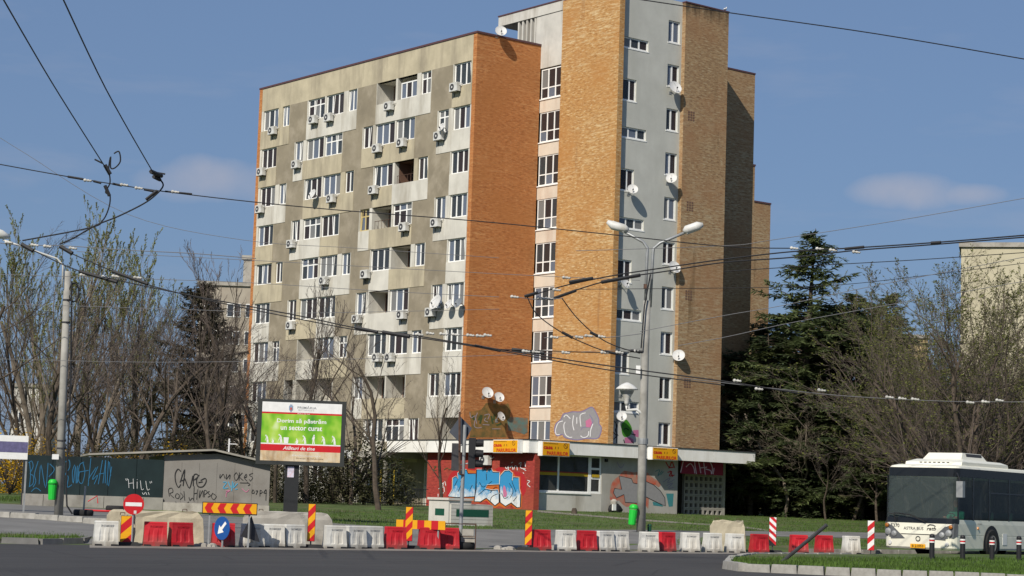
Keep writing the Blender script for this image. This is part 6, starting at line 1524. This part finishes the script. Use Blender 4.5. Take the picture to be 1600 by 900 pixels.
# ================================================================== TROLLEY WIRES
M['wire'] = flat('wire_black', (.02,.02,.022), .6); M['wire_l'] = flat('wire_grey', (.16,.16,.165), .5)
M['insul'] = mat('insulator', (.48,.47,.43), .35, .25, 9)
def wire(label, pts, wpx, m='wire', Y=50.0, ins=(), clamps=(), Yf=None, name='overhead_wire', sag=True):
    """pts: photo pixels along the wire; the wire hangs at depth Y (or Yf(pixel x))"""
    W3 = []
    sp = smooth_pl(pts, False, 6) if len(pts) > 2 else pts
    for x, y in sp: W3.append(onY(x, y, Yf(x) if Yf else Y))
    o = W3[0]; t = thing(name, label, 'wire', tuple(o), 0, 'overhead wires')
    r = wpx*.5*(W3[len(W3)//2].y)/FPX
    obj('cable', MB().tube([p-o for p in W3], r, 5), M[m], t)
    for x, y in ins:                                  # strain insulators threaded on the wire
        Yd = Yf(x) if Yf else Y; c = onY(x, y, Yd)-o; k = Yd/50.0
        obj('insulator', MB().tube([c+Vector((-.11*k,0,.008*k)), c+Vector((-.095*k,0,.008*k)), c+Vector((-.06*k,0,.006*k)), c+Vector((-.03*k,0,.003*k)), c+Vector((.01*k,0,0)), c+Vector((.05*k,0,-.004*k)), c+Vector((.08*k,0,-.006*k)), c+Vector((.11*k,0,-.008*k))], [.008*k,.035*k,.048*k,.022*k,.040*k,.020*k,.036*k,.008*k], 7), M['insul'], t, smooth=True)
    for (x0,y0),(x1,y1),wp in clamps:
        a = onY(x0,y0,Yf(x0) if Yf else Y)-o; b = onY(x1,y1,Yf(x1) if Yf else Y)-o
        obj('clamp', MB().tube([a, b], wp*.5*(Y if not Yf else Yf(x0))/FPX, 6), M['wire'], t)
    return t
wire('span wire from the left edge past two junctions to the tower', [(-10,255),(130,280),(270,301),(480,324),(740,345),(940,365),(1132,385),(1240,388)], 1.7, ins=[(137,282),(194,289),(217,294),(274,300)], clamps=[((106,276),(130,280),4),((146,283),(158,286),4),((176,287),(190,290),4),((225,296),(240,299),4),((258,299),(300,303),3)], Y=52)
wire('left one of two trolley wires coming down from the top left corner', [(3,-5),(80,127),(165,262)], 2.2, Yf=lambda x: 34+18*max(0,min(1,x/165)))
wire('right one of two trolley wires coming down from the top left corner', [(97,-5),(165,138),(243,276)], 2.2, Yf=lambda x: 34+18*max(0,min(1,(x-97)/146)), clamps=[((236,268),(252,275),7),((240,276),(250,281),6)])
wire('curled feeder cable hanging below the left wire junction', [(178,240),(186,237),(188,252),(180,262),(173,262),(173,245),(170,262),(172,285),(165,300),(172,306),(170,325),(160,345),(140,356),(35,376)], 2.4, Y=52, clamps=[((164,258),(172,272),7),((148,249),(160,255),3),((164,290),(171,306),6)])
wire('feeder cable looping from the right junction down to the left pole', [(250,280),(255,290),(245,303),(225,318),(185,338),(150,352),(115,372),(94,381)], 2.6, Y=52, clamps=[((228,312),(246,298),5),((246,270),(258,272),3)])
wire('span wire through the lamp arm of the left pole', [(-10,378),(30,383),(100,384),(200,391),(300,396),(400,404)], 1.3, 'wire_l', Y=56, ins=[(14,379),(54,383),(74,385),(114,388)])
wire('lower trolley wire sagging from the left pole to the right junction', [(34,382),(60,395),(120,422),(185,438),(300,462),(460,492),(560,513),(640,523),(780,546),(960,573),(1132,596),(1250,615)], 2.0, Yf=lambda x: 54-6*min(1,max(0,x/1200)), clamps=[((34,382),(52,392),7),((124,424),(183,441),6),((556,512),(590,519),6),((598,519),(640,526),7)], ins=[(131,430),(165,433)])
wire('upper trolley wire running beside the lower one across the facade', [(94,385),(114,397),(175,423),(232,445),(330,470),(460,497),(560,516),(650,527),(780,548),(950,578),(1132,602)], 1.8, Yf=lambda x: 56-6*min(1,max(0,x/1200)), clamps=[((94,385),(113,396),7),((176,424),(231,444),6),((742,540),(782,548),5),((800,546),(850,552),6)], ins=[(181,432),(215,434),(655,523),(672,521)])
wire('thick trolley wire rising to the right edge past the spruce top', [(824,464),(880,447),(956,431),(1040,418),(1132,405),(1240,393),(1340,387),(1460,379),(1620,366)], 2.2, Yf=lambda x: 50-6*max(0,min(1,(x-824)/800)), clamps=[((820,463),(840,457),5),((890,441),(926,435),6),((1320,389),(1350,386),5),((1455,380),(1470,379),6)], ins=[(885,434),(870,453),(1241,388),(1281,389),(1302,391)])
wire('second thick trolley wire below it rising to the right edge', [(868,466),(880,460),(956,437),(1040,424),(1132,410),(1240,402),(1340,391),(1460,382),(1620,369)], 2.2, Yf=lambda x: 51-6*max(0,min(1,(x-868)/750)), clamps=[((866,466),(900,454),5),((940,441),(1000,430),6)], ins=[(1338,394)])
wire('slanting jumper from the left junction to the row of insulators', [(824,464),(838,490),(872,516),(910,535),(950,550),(1000,560)], 1.8, Y=50, clamps=[((878,519),(895,528),5)])
wire('slanting jumper from the right junction to the lamp post', [(878,466),(900,495),(930,523),(960,540),(1000,552)], 1.8, Y=50, clamps=[((922,519),(936,526),5)])
wire('insulator row between the stair windows and the lamp post', [(800,463),(840,468),(880,466)], 1.2, 'wire_l', Y=50, ins=[(804,464),(845,466),(858,467)])
wire('lower insulator row across the yellow brick', [(850,528),(900,525),(950,527),(1005,521)], 1.2, 'wire_l', Y=50, ins=[(866,527),(905,527),(920,525),(940,526)])
wire('insulator row across the brick corner at the large dishes', [(688,521),(720,524),(765,524)], 1.2, 'wire_l', Y=50, ins=[(693,522),(712,523),(735,524),(750,525),(762,524)])
wire('lowest insulator row beside the lamp post', [(780,546),(850,548),(940,551),(1006,549)], 1.6, Y=50, ins=[(822,549),(838,550),(884,551),(945,551),(968,551),(996,549)], clamps=[((945,549),(965,553),5),((985,548),(1004,550),5)])
wire('wire crossing the top right corner of the sky', [(985,-3),(1140,20),(1370,53),(1610,94)], 1.9, Y=46)
wire('thin wire rising from the tower to the right edge', [(900,392),(1132,384),(1200,376),(1400,345),(1610,308)], 1.0, 'wire_l', Y=58)
wire('wire below the thick pair ending at the right edge', [(1132,424),(1273,415),(1433,406),(1610,394)], 1.3, Y=58)
wire('lower thin wire crossing the budding tree at right', [(900,452),(1132,450),(1297,446),(1433,432),(1610,410)], 1.0, Y=60)
wire('pale wire slanting over the brown brick into the spruce', [(1000,518),(1132,493),(1220,478),(1297,461),(1400,440),(1620,398)], 1.0, 'wire_l', Y=58)
wire('lower pale wire slanting over the spruces', [(1060,540),(1132,527),(1233,505),(1380,478),(1620,436)], 1.0, 'wire_l', Y=58)
wire('thin wire across the facade through the fourth window row', [(-30,196),(40,240),(200,335),(380,375),(560,388),(780,403)], .8, 'wire_l', Y=62)
wire('thin wire across the facade through the fifth window row', [(120,393),(380,406),(780,428),(1000,438)], .9, 'wire_l', Y=62)
wire('thin wire across the facade through the sixth window row', [(-30,428),(232,436),(393,442),(600,455),(780,464)], .9, 'wire_l', Y=62)
wire('thin wire across the facade at the biggest dish', [(-30,474),(112,478),(300,484),(447,489),(600,487),(780,483)], .8, 'wire_l', Y=62)
wire('thin wire low across the facade above the billboard', [(-30,560),(240,566),(500,562),(780,555),(1005,545)], .8, 'wire_l', Y=62)
wire('low wire with white insulators across the right wood', [(1060,590),(1200,606),(1300,617),(1390,623),(1480,627),(1570,628),(1620,628)], 1.1, 'wire_l', Y=60, ins=[(1152,595),(1186,608),(1284,610),(1390,621),(1410,623),(1430,624),(1516,629),(1540,628),(1562,626)])
